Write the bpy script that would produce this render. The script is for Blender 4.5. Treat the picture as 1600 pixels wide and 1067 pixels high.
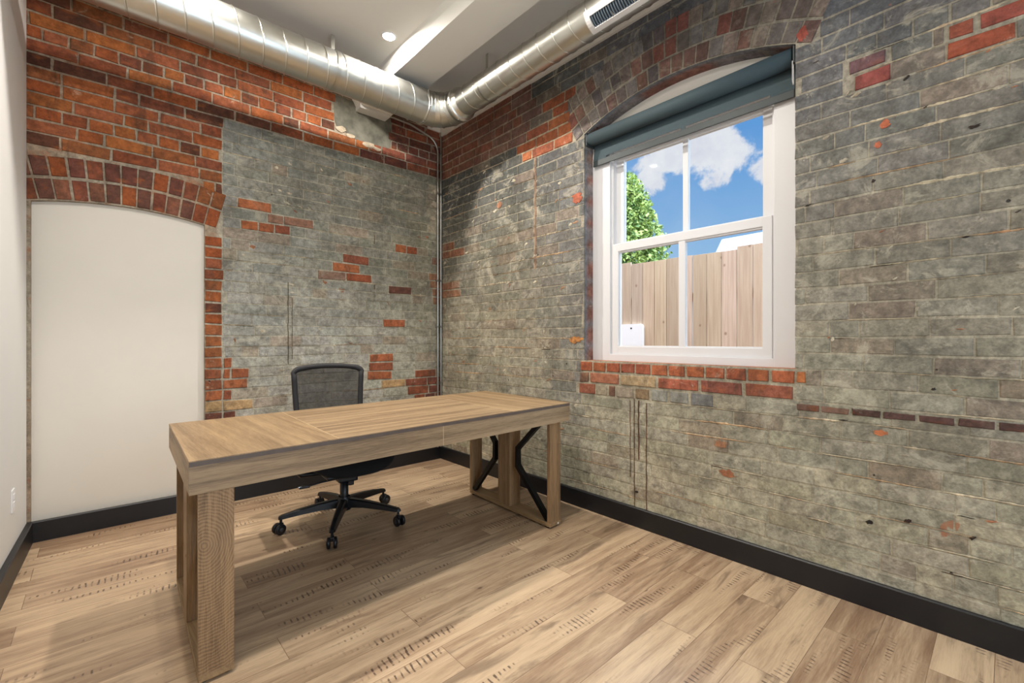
import bpy, bmesh, math, random
from mathutils import Vector, Matrix

# ------------------------------------------------------------------ clearing
for o in list(bpy.data.objects):
    bpy.data.objects.remove(o, do_unlink=True)
S = bpy.context.scene
COL = S.collection
PI = math.pi
R = math.radians

# ------------------------------------------------------------------ camera
YAW = R(42.2)
cam_d = bpy.data.cameras.new('camera')
cam_d.sensor_width = 36.0
cam_d.lens = 705.0 / 1600.0 * 36.0
cam_d.shift_y = -(533.5 - 531.0) / 1600.0
cam_d.clip_start = 0.02
cam = bpy.data.objects.new('camera', cam_d)
COL.objects.link(cam)
cam.location = (-2.488, -3.795, 1.17)
cam.rotation_euler = (PI / 2, 0, -YAW)
S.camera = cam

# ------------------------------------------------------------------ colour management
S.view_settings.view_transform = 'Standard'
S.view_settings.look = 'None'
S.view_settings.gamma = 1.0
S.view_settings.use_curve_mapping = False
S.view_settings.exposure = -0.04
try:
    S.cycles.max_bounces = 10
    S.cycles.diffuse_bounces = 6
    S.cycles.transparent_max_bounces = 16
    S.cycles.sample_clamp_indirect = 6.0
    S.cycles.caustics_reflective = False
    S.cycles.caustics_refractive = False
except Exception:
    pass

POT_POWER = 34.0
SKY_HIGH_FILL = 7.0      # extra brightness added to the sky overhead, out of view, as fill
SKY_BACK_FILL = 4.0      # extra brightness added to the sky behind the camera, as fill


def s2l(c):
    return c / 12.92 if c <= 0.04045 else ((c + 0.055) / 1.055) ** 2.4


def rgb(r, g, b, k=1.0):
    return (s2l(r / 255.0) * k, s2l(g / 255.0) * k, s2l(b / 255.0) * k, 1.0)


# ------------------------------------------------------------------ node helpers
class NT:
    def __init__(self, tree):
        self.t = tree
        self.n = tree.nodes
        self.l = tree.links

    def node(self, kind, **kw):
        n = self.n.new(kind)
        ins = kw.pop('ins', {})
        for k, v in kw.items():
            setattr(n, k, v)
        for k, v in ins.items():
            s = n.inputs[k]
            if hasattr(v, 'is_output'):
                self.l.new(v, s)
            else:
                s.default_value = v
        return n

    def math(self, op, a, b=None, c=None, clamp=False):
        n = self.n.new('ShaderNodeMath')
        n.operation = op
        n.use_clamp = clamp
        for i, v in enumerate((a, b, c)):
            if v is None:
                continue
            if hasattr(v, 'is_output'):
                self.l.new(v, n.inputs[i])
            else:
                n.inputs[i].default_value = v
        return n.outputs[0]

    def mix(self, f, a, b, mode='MIX'):
        n = self.n.new('ShaderNodeMix')
        n.data_type = 'RGBA'
        n.blend_type = mode
        n.clamp_factor = True
        for s, v in ((n.inputs[0], f), (n.inputs[6], a), (n.inputs[7], b)):
            if hasattr(v, 'is_output'):
                self.l.new(v, s)
            else:
                s.default_value = v
        return n.outputs[2]

    def ramp(self, v, a, b, lo=0.0, hi=1.0):
        n = self.n.new('ShaderNodeMapRange')
        n.interpolation_type = 'SMOOTHSTEP'
        self.l.new(v, n.inputs[0])
        n.inputs[1].default_value = a
        n.inputs[2].default_value = b
        n.inputs[3].default_value = lo
        n.inputs[4].default_value = hi
        return n.outputs[0]

    def noise(self, vec, scale, detail=4.0, rough=0.55, dist=0.0):
        n = self.n.new('ShaderNodeTexNoise')
        if vec is not None:
            self.l.new(vec, n.inputs['Vector'])
        n.inputs['Scale'].default_value = scale
        n.inputs['Detail'].default_value = detail
        n.inputs['Roughness'].default_value = rough
        n.inputs['Distortion'].default_value = dist
        return n.outputs['Fac']

    def mapping(self, vec, scale=(1, 1, 1), loc=(0, 0, 0), rot=(0, 0, 0)):
        n = self.n.new('ShaderNodeMapping')
        self.l.new(vec, n.inputs[0])
        n.inputs['Location'].default_value = loc
        n.inputs['Rotation'].default_value = rot
        n.inputs['Scale'].default_value = scale
        return n.outputs[0]

    def coords(self, which='Object'):
        n = self.n.new('ShaderNodeTexCoord')
        return n.outputs[which]

    def bump(self, h, strength=0.3, dist=0.01):
        n = self.n.new('ShaderNodeBump')
        self.l.new(h, n.inputs['Height'])
        n.inputs['Strength'].default_value = strength
        n.inputs['Distance'].default_value = dist
        return n.outputs[0]


def new_mat(name):
    m = bpy.data.materials.new(name)
    m.use_nodes = True
    t = NT(m.node_tree)
    p = [n for n in t.n if n.type == 'BSDF_PRINCIPLED'][0]
    return m, t, p


def setp(t, p, **kw):
    for k, v in kw.items():
        k = k.replace('_', ' ')
        if hasattr(v, 'is_output'):
            t.l.new(v, p.inputs[k])
        else:
            p.inputs[k].default_value = v


# ------------------------------------------------------------------ world: blue summer sky with clouds
W = bpy.data.worlds.new('sky')
S.world = W
W.use_nodes = True
wt = NT(W.node_tree)
bg = [n for n in wt.n if n.type == 'BACKGROUND'][0]
d = wt.coords('Generated')
sep = wt.node('ShaderNodeSeparateXYZ', ins={0: d})
dx, dy, dz = sep.outputs
CLOUDS = [  # direction, radius, weight
    ((0.8405, 0.3936, 0.3716), 0.085, 1.00),
    ((0.8250, 0.4100, 0.4000), 0.060, 0.90),
    ((0.8070, 0.4610, 0.3710), 0.050, 0.55),
    ((0.8690, 0.3800, 0.3200), 0.060, 0.85),
    ((0.7956, 0.5111, 0.3250), 0.070, 0.85),
    ((0.9000, 0.3000, 0.3155), 0.035, 1.00),
    ((0.8820, 0.3330, 0.3500), 0.025, 0.50),
    ((0.60, 0.75, 0.35), 0.16, 0.5), ((0.3, 0.9, 0.3), 0.2, 0.7), ((0.95, -0.2, 0.3), 0.2, 0.8),
]
blob = None
for c, r_, w_ in CLOUDS:
    v = wt.node('ShaderNodeVectorMath', operation='DISTANCE', ins={0: d, 1: Vector(c).normalized()})
    b = wt.ramp(v.outputs['Value'], 0.0, r_ * 1.5, w_, 0.0)
    blob = b if blob is None else wt.math('ADD', blob, b)
blob = wt.math('MINIMUM', blob, 1.0)
nz = wt.noise(d, 13.0, 10.0, 0.62, 0.35)
cl = wt.math('ADD', wt.math('MULTIPLY', blob, 0.34), nz)
cmask = wt.ramp(cl, 0.69, 0.84)
haze = wt.ramp(wt.noise(d, 4.0, 6.0, 0.6), 0.45, 0.8, 0.0, 0.25)
skycol = wt.mix(wt.ramp(dz, 0.02, 0.45), rgb(165, 203, 235), rgb(96, 156, 220))
skycol = wt.mix(haze, skycol, rgb(205, 220, 238))
cloudcol = wt.mix(wt.noise(d, 22.0, 5.0, 0.6), rgb(205, 208, 224), rgb(255, 255, 255))
skycol = wt.mix(cmask, skycol, cloudcol)
high = wt.ramp(dz, 0.45, 0.75)
back = wt.ramp(dy, -0.25, -0.6)
skycol = wt.mix(high, skycol, (0.80, 0.90, 1.0, 1))
skycol = wt.mix(back, skycol, (0.74, 0.87, 1.0, 1))
stg = wt.math('ADD', 1.0, wt.math('MULTIPLY', high, SKY_HIGH_FILL))
stg = wt.math('ADD', stg, wt.math('MULTIPLY', back, SKY_BACK_FILL))
wt.l.new(skycol, bg.inputs[0])
wt.l.new(stg, bg.inputs[1])

# sun outside, coming over the roof of this house onto the fence
sd = bpy.data.lights.new('sun', 'SUN')
sd.energy = 2.1
sd.angle = R(0.6)
sd.color = (1.0, 0.95, 0.88)
sun = bpy.data.objects.new('sun', sd)
COL.objects.link(sun)
sun.location = (-3, 3, 9)
sun.rotation_euler = Vector((-0.42, 0.28, 0.86)).to_track_quat('Z', 'Y').to_euler()


def portal(name, loc, rot, sx, sy):
    a = bpy.data.lights.new(name, 'AREA')
    a.shape = 'RECTANGLE'
    a.size, a.size_y = sx, sy
    o = bpy.data.objects.new(name, a)
    COL.objects.link(o)
    o.location = loc
    o.rotation_euler = rot
    a.cycles.is_portal = True


portal('daylight_portal', (0.33, -2.45, 1.72), (0, R(90), 0), 1.45, 1.35)
portal('daylight_portal', (-1.45, -5.62, 1.4), (R(90), 0, 0), 2.0, 2.4)

# ------------------------------------------------------------------ mesh helpers


class MB:
    """collects faces (with a colour per vertex and a material slot per face), links them as one mesh"""

    def __init__(self):
        self.v, self.f, self.mi, self.c, self.sm = [], [], [], [], []

    def add(self, verts, faces, mi=0, col=(1, 1, 1, 1), smooth=False):
        b = len(self.v)
        self.v += [tuple(p) for p in verts]
        self.c += [col] * len(verts) if not isinstance(col, list) else col
        for f in faces:
            self.f.append([b + i for i in f])
            self.mi.append(mi)
            self.sm.append(smooth)

    def from_bm(self, bm, mi=0, smooth=False, M=None):
        bm.verts.ensure_lookup_table()
        bm.verts.index_update()
        vs = [(M @ v.co) if M else v.co.copy() for v in bm.verts]
        self.add(vs, [[v.index for v in f.verts] for f in bm.faces], mi, (1, 1, 1, 1), smooth)
        bm.free()

    def box(self, lo, hi, bevel=0.0, mi=0, M=None, seg=2):
        bm = bmesh.new()
        bmesh.ops.create_cube(bm, size=1.0)
        lo, hi = Vector(lo), Vector(hi)
        for v in bm.verts:
            v.co = Vector([lo[i] + (v.co[i] + 0.5) * (hi[i] - lo[i]) for i in range(3)])
        if bevel > 0:
            bmesh.ops.bevel(bm, geom=list(bm.edges), offset=bevel, segments=seg, profile=0.6, affect='EDGES')
        self.from_bm(bm, mi, False, M)

    def tube(self, pts, rad, n=12, mi=0, smooth=True, cap=True, flat=None, up=None):
        """sweep a circle (or a flat section: flat=(w,h)) along pts; rad scalar or list"""
        pts = [Vector(p) for p in pts]
        m = len(pts)
        rads = rad if isinstance(rad, (list, tuple)) else [rad] * m
        tans = []
        for i in range(m):
            a = pts[max(i - 1, 0)]
            b = pts[min(i + 1, m - 1)]
            tans.append((b - a).normalized())
        ref = Vector(up) if up else Vector((0, 0, 1))
        if not up and abs(tans[0].dot(ref)) > 0.9:
            ref = Vector((1, 0, 0))
        nrm = (ref - tans[0] * ref.dot(tans[0])).normalized()
        vs, fs = [], []
        for i in range(m):
            if i and not up:
                q = tans[i - 1].rotation_difference(tans[i])
                nrm = (q @ nrm).normalized()
            elif up:
                nrm = (ref - tans[i] * ref.dot(tans[i])).normalized()
            bn = tans[i].cross(nrm).normalized()
            k = 1.0
            if 0 < i < m - 1:
                a1 = (pts[i] - pts[i - 1]).normalized()
                k = 1.0 / max(0.5, a1.dot(tans[i]))
            for j in range(n):
                if flat:
                    w, h = flat
                    q = [(-w, -h), (w, -h), (w, h), (-w, h)][j]
                    vs.append(pts[i] + bn * q[0] * 0.5 + nrm * q[1] * 0.5 * k)
                else:
                    a = 2 * PI * j / n
                    vs.append(pts[i] + (nrm * math.cos(a) + bn * math.sin(a)) * rads[i])
        for i in range(m - 1):
            for j in range(n):
                fs.append([i * n + j, i * n + (j + 1) % n, (i + 1) * n + (j + 1) % n, (i + 1) * n + j])
        self.add(vs, fs, mi, (1, 1, 1, 1), smooth)
        if cap:
            self.add([vs[j] for j in range(n)], [list(range(n))[::-1]], mi)
            self.add([vs[(m - 1) * n + j] for j in range(n)], [list(range(n))], mi)

    def bar(self, pts, w, h, up, mi=0):
        self.tube(pts, 1, 4, mi, False, True, (w, h), up)

    def lathe(self, prof, n=24, M=None, mi=0, smooth=True):
        vs, fs = [], []
        for r_, z in prof:
            for j in range(n):
                a = 2 * PI * j / n
                p = Vector((r_ * math.cos(a), r_ * math.sin(a), z))
                vs.append(M @ p if M else p)
        for i in range(len(prof) - 1):
            for j in range(n):
                fs.append([i * n + j, i * n + (j + 1) % n, (i + 1) * n + (j + 1) % n, (i + 1) * n + j])
        self.add(vs, fs, mi, (1, 1, 1, 1), smooth)

    def prism(self, poly, axis, a, b, mi=0):
        """extrude a 2D polygon along axis ('x','y','z') from a to b"""
        def mk(p, t):
            return {'x': (t, p[0], p[1]), 'y': (p[0], t, p[1]), 'z': (p[0], p[1], t)}[axis]
        n = len(poly)
        vs = [mk(p, a) for p in poly] + [mk(p, b) for p in poly]
        fs = [list(range(n))[::-1], list(range(n, 2 * n))]
        for i in range(n):
            fs.append([i, (i + 1) % n, n + (i + 1) % n, n + i])
        self.add(vs, fs, mi)

    def build(self, name, mats, parent=None, colors=False, recalc=True, loc=None):
        me = bpy.data.meshes.new(name)
        v = self.v
        if loc is not None:
            L = Vector(loc)
            v = [tuple(Vector(p) - L) for p in self.v]
        me.from_pydata(v, [], self.f)
        if not isinstance(mats, (list, tuple)):
            mats = [mats]
        for m in mats:
            me.materials.append(m)
        me.polygons.foreach_set('material_index', self.mi)
        me.polygons.foreach_set('use_smooth', self.sm)
        if colors:
            ca = me.color_attributes.new('Col', 'FLOAT_COLOR', 'POINT')
            flat = []
            for c in self.c:
                flat += list(c)
            ca.data.foreach_set('color', flat)
        me.update()
        if recalc:
            bm = bmesh.new()
            bm.from_mesh(me)
            bmesh.ops.recalc_face_normals(bm, faces=bm.faces)
            bm.to_mesh(me)
            bm.free()
        o = bpy.data.objects.new(name, me)
        COL.objects.link(o)
        if loc is not None:
            o.location = loc
        if parent:
            o.parent = parent
        return o


def thing(name, label, cat, loc=(0, 0, 0), rz=0.0, group=None):
    o = bpy.data.objects.new(name, None)
    COL.objects.link(o)
    o.empty_display_size = 0.1
    o.location = loc
    o.rotation_euler = (0, 0, rz)
    tag(o, label, cat, group)
    return o


def tag(o, label, cat, group=None):
    o['label'] = label
    o['category'] = cat
    if group:
        o['group'] = group
    return o


def struct(o, label=None, cat=None):
    o['kind'] = 'structure'
    if label:
        o['label'] = label
    if cat:
        o['category'] = cat
    return o


def copy_tree(o, parent=None):
    c = o.copy()
    COL.objects.link(c)
    c.parent = parent
    for ch in list(o.children):
        copy_tree(ch, c)
    return c


# ------------------------------------------------------------------ materials
def plain(name, col, rough=0.5, metal=0.0, noise=0.0, nscale=20.0, spec=0.5, bump=0.0):
    m, t, p = new_mat(name)
    c = t.coords()
    if noise > 0:
        n = t.noise(c, nscale, 5.0, 0.6)
        k = t.ramp(n, 0.3, 0.7, 1.0 - noise, 1.0 + noise)
        comb = t.node('ShaderNodeVectorMath', operation='SCALE', ins={0: col[:3], 'Scale': k})
        t.l.new(comb.outputs[0], p.inputs['Base Color'])
    else:
        p.inputs['Base Color'].default_value = col
    setp(t, p, Roughness=rough, Metallic=metal)
    p.inputs['Specular IOR Level'].default_value = spec
    if bump > 0:
        t.l.new(t.bump(t.noise(c, nscale * 6, 3.0), bump, 0.002), p.inputs['Normal'])
    return m


def brick_mat(name, mortar=False):
    m, t, p = new_mat(name)
    c = t.coords()
    a = t.node('ShaderNodeAttribute', attribute_name='Col')
    base, paint = a.outputs['Color'], a.outputs['Alpha']
    n1 = t.noise(c, 26.0, 7.0, 0.65)
    n2 = t.noise(c, 5.0, 5.0, 0.6)
    n3 = t.noise(c, 90.0, 4.0, 0.6)
    nd = t.noise(t.mapping(c, (1, 1, 0.35)), 11.0, 8.0, 0.7, 0.6)
    big = t.noise(c, 1.6, 4.0, 0.6, 0.4)
    k = t.math('MULTIPLY', t.ramp(n1, 0.25, 0.75, 0.66, 1.34), t.ramp(n2, 0.3, 0.7, 0.80, 1.18))
    k = t.math('MULTIPLY', k, t.ramp(big, 0.35, 0.65, 0.88, 1.10))
    k = t.math('MULTIPLY', k, t.ramp(n3, 0.3, 0.7, 0.88, 1.12))
    sc = t.node('ShaderNodeVectorMath', operation='SCALE', ins={0: base, 'Scale': k})
    col = sc.outputs[0]
    # dark soot patches on the bare bricks
    soot = t.math('MULTIPLY', t.ramp(nd, 0.50, 0.66), t.math('SUBTRACT', 0.55, t.math('MULTIPLY', paint, 0.55)))
    col = t.mix(soot, col, rgb(70, 54, 44))
    # orange fired cores on the bare bricks
    fo = t.math('MULTIPLY', t.ramp(t.noise(t.mapping(c, (1, 1, 2.0), (1, 5, 2)), 9.0, 4.0, 0.6), 0.52, 0.70),
                t.math('MAXIMUM', 0.0, t.math('SUBTRACT', 0.50, t.math('MULTIPLY', paint, 2.0))))
    col = t.mix(fo, col, rgb(172, 98, 52))
    # worn dark and worn pale zones of the old paint
    wd = t.ramp(t.noise(t.mapping(c, (1, 1, 1.6), (8, 3, 1)), 7.0, 8.0, 0.7, 0.8), 0.50, 0.66)
    col = t.mix(t.math('MULTIPLY', wd, t.math('MULTIPLY', paint, 0.50)), col, rgb(84, 80, 72))
    wp = t.ramp(t.noise(t.mapping(c, (1, 1, 1.3), (2, 9, 6)), 5.0, 9.0, 0.72, 1.2), 0.53, 0.64)
    col = t.mix(t.math('MULTIPLY', wp, t.math('MULTIPLY', paint, 0.42)), col, rgb(196, 188, 168))
    # lime bloom
    bl = t.ramp(t.noise(t.mapping(c, (1, 1, 1), (3.1, 1.7, 0.4)), 8.0, 10.0, 0.72, 0.9), 0.60, 0.70, 0.0, 0.5)
    bl = t.math('MULTIPLY', bl, t.ramp(n3, 0.35, 0.6))
    col = t.mix(bl, col, rgb(200, 190, 170))
    # flaked paint showing the brick, only on painted faces
    if not mortar:
        fl = t.ramp(t.noise(t.mapping(c, (1, 1, 1), (7.7, 2.2, 5.5)), 6.5, 4.0, 0.5), 0.71, 0.73)
        col = t.mix(t.math('MULTIPLY', fl, t.math('MULTIPLY', paint, 0.75)), col, rgb(158, 98, 68))
    # pin holes
    vo = t.node('ShaderNodeTexVoronoi', ins={'Vector': c, 'Scale': 5.5})
    hole = t.ramp(vo.outputs['Distance'], 0.025, 0.04, 0.85, 0.0)
    col = t.mix(hole, col, rgb(28, 24, 22))
    setp(t, p, Base_Color=col, Roughness=0.82)
    p.inputs['Specular IOR Level'].default_value = 0.25
    h = t.math('ADD', t.math('MULTIPLY', n1, 0.7), t.math('MULTIPLY', n3, 0.35))
    h = t.math('SUBTRACT', h, t.math('MULTIPLY', hole, 1.0))
    t.l.new(t.bump(h, 0.8, 0.008), p.inputs['Normal'])
    return m


M_BRICK = brick_mat('weathered brick')
M_MORTAR = brick_mat('old lime mortar', True)


def wood_mat(name, lo, hi, axis='x', rough=0.45, scale=1.0, rings=None, spec=0.4):
    m, t, p = new_mat(name)
    c = t.coords()
    st = {'x': (0.8, 17, 17), 'y': (17, 0.8, 17), 'z': (17, 17, 0.8)}[axis]
    st = tuple(a * scale for a in st)
    g = t.noise(t.mapping(c, st), 1.6, 8.0, 0.6, 0.5)
    f = t.noise(t.mapping(c, tuple(a * 5 for a in st)), 3.0, 4.0, 0.6)
    b = t.noise(t.mapping(c, tuple(a * 0.3 for a in st)), 1.5, 4.0, 0.5, 0.6)
    pz = t.noise(t.mapping(c, tuple(a * 14 for a in st)), 3.0, 3.0, 0.6)
    k = t.math('ADD', t.math('MULTIPLY', g, 0.42), t.math('MULTIPLY', f, 0.24))
    k = t.math('ADD', k, t.math('MULTIPLY', b, 0.18))
    k = t.math('ADD', k, t.math('MULTIPLY', pz, 0.16))
    if rings:
        mp = t.mapping(c, rings[1], tuple(-a * b for a, b in zip(rings[0], rings[1])))
        w = t.node('ShaderNodeTexWave', wave_type='RINGS', rings_direction='SPHERICAL',
                   ins={'Vector': mp, 'Scale': 1.0, 'Distortion': 6.0, 'Detail': 4.0, 'Detail Scale': 0.6,
                        'Detail Roughness': 0.5})
        wf = w.outputs['Fac']
        k = t.math('ADD', t.math('MULTIPLY', k, 0.85), t.math('MULTIPLY', wf, 0.08))
        k = t.math('ADD', k, 0.05)
    col = t.mix(t.ramp(k, 0.34, 0.64), lo, hi)
    setp(t, p, Base_Color=col, Roughness=rough)
    p.inputs['Specular IOR Level'].default_value = spec
    t.l.new(t.bump(k, 0.12, 0.003), p.inputs['Normal'])
    return m


DLO, DHI = rgb(106, 84, 62), rgb(176, 148, 112)
M_DESK_X = wood_mat('oak veneer lengthwise', DLO, DHI, 'x')
M_DESK_Y = wood_mat('oak veneer crosswise', rgb(118, 94, 68), rgb(176, 147, 110), 'y', scale=0.8)
M_DESK_Z = wood_mat('oak veneer upright', DLO, rgb(170, 138, 102), 'z')
M_APRON = wood_mat('oak veneer apron', rgb(92, 74, 58), rgb(172, 148, 118), 'x', scale=0.7)
M_DESK_RING = wood_mat('sawn oak end grain', rgb(96, 74, 54), rgb(178, 146, 110), 'z',
                       rings=((0.046, 0.0, 0.47), (38, 8, 28)))
M_EDGE = plain('dark edge band', rgb(96, 84, 78), 0.5, noise=0.1)
M_SEAM = plain('pale seam', rgb(205, 180, 140), 0.5)
M_BLACK = plain('black steel', rgb(20, 22, 28), 0.35, 0.6)
M_CHAIR = plain('black plastic', rgb(17, 18, 24), 0.38, noise=0.05)
M_CHAIRFAB = plain('black seat fabric', rgb(18, 18, 22), 0.9, noise=0.15, nscale=120, bump=0.3)
M_RIM = plain('charcoal mesh border', rgb(52, 50, 48), 0.8, noise=0.08, nscale=150)
M_CHROME = plain('bright steel', rgb(190, 190, 190), 0.22, 1.0)
M_WALLW = plain('warm white paint', rgb(226, 220, 210), 0.7, noise=0.012, nscale=3)
M_WALLL = plain('white paint', rgb(226, 226, 224), 0.65, noise=0.01, nscale=3)
M_CEIL = plain('ceiling paint', rgb(240, 239, 232), 0.8)
M_TRIM = plain('white trim paint', rgb(215, 208, 198), 0.6)
M_BASE = plain('black baseboard paint', rgb(21, 21, 24), 0.42, noise=0.06, nscale=6)
M_VINYL = plain('white window vinyl', rgb(222, 222, 224), 0.35)
M_BLIND = plain('dark slate blind fabric', rgb(60, 76, 82), 0.75, noise=0.05, nscale=200, bump=0.2)
M_BLINDBAR = plain('dark hem bar', rgb(44, 54, 56), 0.5)
M_PLATE = plain('white plastic plate', rgb(232, 232, 234), 0.4)
M_PATCH = plain('rough grey cement', rgb(112, 110, 98), 0.9, noise=0.35, nscale=9, bump=0.6)
M_PLASTER = plain('cream plaster crumbs', rgb(188, 172, 148), 0.9, noise=0.2, nscale=30, bump=0.6)
M_REG = plain('white register enamel', rgb(222, 220, 218), 0.4)
M_REGDARK = plain('dark louvre', rgb(44, 56, 66), 0.5)


def duct_mat():
    m, t, p = new_mat('galvanised steel')
    c = t.coords()
    n = t.noise(c, 14.0, 4.0, 0.6)
    v = t.node('ShaderNodeTexVoronoi', ins={'Vector': c, 'Scale': 45.0})
    k = t.math('ADD', t.math('MULTIPLY', n, 0.5), t.math('MULTIPLY', v.outputs['Distance'], 0.1))
    col = t.mix(k, rgb(206, 206, 200), rgb(218, 218, 212))
    setp(t, p, Base_Color=col, Metallic=1.0, Roughness=t.ramp(n, 0.3, 0.7, 0.30, 0.34))
    
    return m


M_DUCT = duct_mat()
M_DUCTSEAM = plain('duct lock seam', rgb(205, 204, 196), 0.28, 1.0)
M_CONDUIT = plain('steel conduit', rgb(176, 176, 172), 0.3, 1.0)


def floor_mat():
    m, t, p = new_mat('oak plank floor')
    c = t.coords()
    cm = t.mapping(c, (1, 1, 1), (0.31, -0.035 + 0.16, 0))
    PW = 0.158
    br = t.node('ShaderNodeTexBrick', offset=0.37, offset_frequency=2,
                ins={'Vector': cm, 'Color1': (0, 0, 0, 1), 'Color2': (1, 1, 1, 1), 'Mortar': (0, 0, 0, 1),
                     'Scale': 1.0, 'Mortar Size': 0.0012, 'Mortar Smooth': 0.2, 'Bias': 0.0,
                     'Brick Width': 1.22, 'Row Height': PW})
    tone = t.node('ShaderNodeSeparateColor', ins={0: br.outputs['Color']}).outputs[0]
    gap = br.outputs['Fac']
    off = t.node('ShaderNodeCombineXYZ', ins={0: t.math('MULTIPLY', tone, 37.0), 1: t.math('MULTIPLY', tone, 91.0),
                                              2: 0.0})
    cc = t.node('ShaderNodeVectorMath', operation='ADD', ins={0: c, 1: off.outputs[0]}).outputs[0]
    g = t.noise(t.mapping(cc, (0.8, 11.0, 1)), 1.9, 8.0, 0.6, 0.7)
    f = t.noise(t.mapping(cc, (4.0, 60.0, 1)), 3.0, 4.0, 0.6)
    bigb = t.noise(t.mapping(cc, (0.5, 3.4, 1)), 1.6, 4.0, 0.55, 0.5)
    fine = t.noise(t.mapping(cc, (9.0, 190.0, 1)), 3.0, 3.0, 0.6)
    k = t.math('ADD', t.math('MULTIPLY', g, 0.42), t.math('MULTIPLY', f, 0.18))
    k = t.math('ADD', k, t.math('MULTIPLY', fine, 0.10))
    k = t.math('ADD', k, t.math('MULTIPLY', bigb, 0.30))
    k = t.math('ADD', k, t.math('MULTIPLY', t.math('SUBTRACT', tone, 0.5), 0.13))
    col = t.mix(t.ramp(k, 0.32, 0.66), rgb(138, 108, 84), rgb(212, 184, 150))
    # dark smears along the grain
    sm = t.ramp(t.noise(t.mapping(cc, (1.2, 8.0, 1), (4, 4, 0)), 1.9, 6.0, 0.6, 0.6), 0.54, 0.70, 0.0, 0.6)
    col = t.mix(sm, col, rgb(104, 82, 66))
    # saw marks: short dark strokes across the plank in patches
    w = t.node('ShaderNodeTexWave', wave_type='BANDS', bands_direction='X',
               ins={'Vector': t.mapping(cc, (1, 0.35, 1), (0, 0, 0), (0, 0, R(14))), 'Scale': 14.0, 'Distortion': 2.4,
                    'Detail': 2.0, 'Detail Scale': 2.5})
    msk = t.ramp(t.noise(t.mapping(cc, (1.0, 5.5, 1), (9, 2, 0)), 2.1, 3.0, 0.5), 0.575, 0.64)
    st = t.math('MULTIPLY', t.ramp(w.outputs['Fac'], 0.70, 0.92), msk)
    st = t.math('MULTIPLY', st, t.ramp(t.noise(cc, 26.0, 2.0), 0.38, 0.52, 0.2, 0.85))
    col = t.mix(st, col, rgb(74, 54, 44))
    # knots
    vo = t.node('ShaderNodeTexVoronoi', ins={'Vector': t.mapping(cc, (1.0, 1.8, 1)), 'Scale': 2.6})
    kn = t.ramp(vo.outputs['Distance'], 0.02, 0.055, 0.7, 0.0)
    col = t.mix(kn, col, rgb(84, 60, 44))
    col = t.mix(t.math('MULTIPLY', gap, 0.55), col, rgb(92, 66, 46))
    setp(t, p, Base_Color=col, Roughness=t.ramp(g, 0.3, 0.7, 0.30, 0.44))
    p.inputs['Specular IOR Level'].default_value = 0.5
    h = t.math('SUBTRACT', t.math('MULTIPLY', k, 0.5), gap)
    t.l.new(t.bump(h, 0.18, 0.003), p.inputs['Normal'])
    return m


M_FLOOR = floor_mat()


def glass_mat(name, tint=(0.97, 0.985, 0.99, 1)):
    m = bpy.data.materials.new(name)
    m.use_nodes = True
    t = NT(m.node_tree)
    for n in list(t.n):
        if n.type != 'OUTPUT_MATERIAL':
            t.n.remove(n)
    out = [n for n in t.n if n.type == 'OUTPUT_MATERIAL'][0]
    fr = t.node('ShaderNodeFresnel', ins={'IOR': 1.12})
    tr = t.node('ShaderNodeBsdfTransparent', ins={'Color': tint})
    gl = t.node('ShaderNodeBsdfGlossy', ins={'Roughness': 0.01})
    mx = t.node('ShaderNodeMixShader', ins={0: fr.outputs[0], 1: tr.outputs[0], 2: gl.outputs[0]})
    t.l.new(mx.outputs[0], out.inputs[0])
    return m


M_GLASS = glass_mat('window glass')


def mesh_fabric():
    m, t, p = new_mat('see through mesh fabric')
    out = [n for n in t.n if n.type == 'OUTPUT_MATERIAL'][0]
    setp(t, p, Base_Color=rgb(50, 48, 47), Roughness=0.9)
    tr = t.node('ShaderNodeBsdfTransparent', ins={'Color': (0.9, 0.9, 0.9, 1)})
    mx = t.node('ShaderNodeMixShader', ins={0: 0.76, 1: tr.outputs[0], 2: p.outputs[0]})
    t.l.new(mx.outputs[0], out.inputs[0])
    return m


M_MESHFAB = mesh_fabric()


def emit(name, col, strength):
    m, t, p = new_mat(name)
    setp(t, p, Base_Color=(0.8, 0.8, 0.8, 1), Emission_Color=col, Emission_Strength=strength)
    return m


M_LENS = emit('lit lamp lens', (1.0, 0.93, 0.80, 1), 7.0)


def fence_mat():
    m, t, p = new_mat('weathered cedar boards')
    c = t.coords()
    a = t.node('ShaderNodeAttribute', attribute_name='Col')
    g = t.noise(t.mapping(c, (14, 26, 1.0)), 2.0, 7.0, 0.6, 0.4)
    col = t.mix(t.ramp(g, 0.2, 0.8), rgb(174, 150, 128), rgb(200, 180, 158))
    col = t.mix(1.0, col, a.outputs['Color'], 'MULTIPLY')
    vo = t.node('ShaderNodeTexVoronoi', ins={'Vector': t.mapping(c, (1, 1, 0.8)), 'Scale': 7.0})
    kn = t.ramp(vo.outputs['Distance'], 0.05, 0.12, 0.65, 0.0)
    col = t.mix(kn, col, rgb(118, 88, 66))
    setp(t, p, Base_Color=col, Roughness=0.8)
    return m


M_FENCE = fence_mat()
M_SIDING = plain('white siding', rgb(236, 236, 236), 0.6)
M_ROOF = plain('grey roof', rgb(120, 120, 122), 0.8, noise=0.1)
M_GROUND = plain('garden ground', rgb(130, 122, 104), 0.95, noise=0.25, nscale=3)


def leaf_mat():
    m, t, p = new_mat('garden leaves')
    c = t.coords()
    n = t.noise(c, 7.0, 4.0, 0.6)
    col = t.mix(t.ramp(n, 0.35, 0.65), rgb(78, 112, 50), rgb(168, 186, 100))
    setp(t, p, Base_Color=col, Roughness=0.55)
    return m


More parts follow.
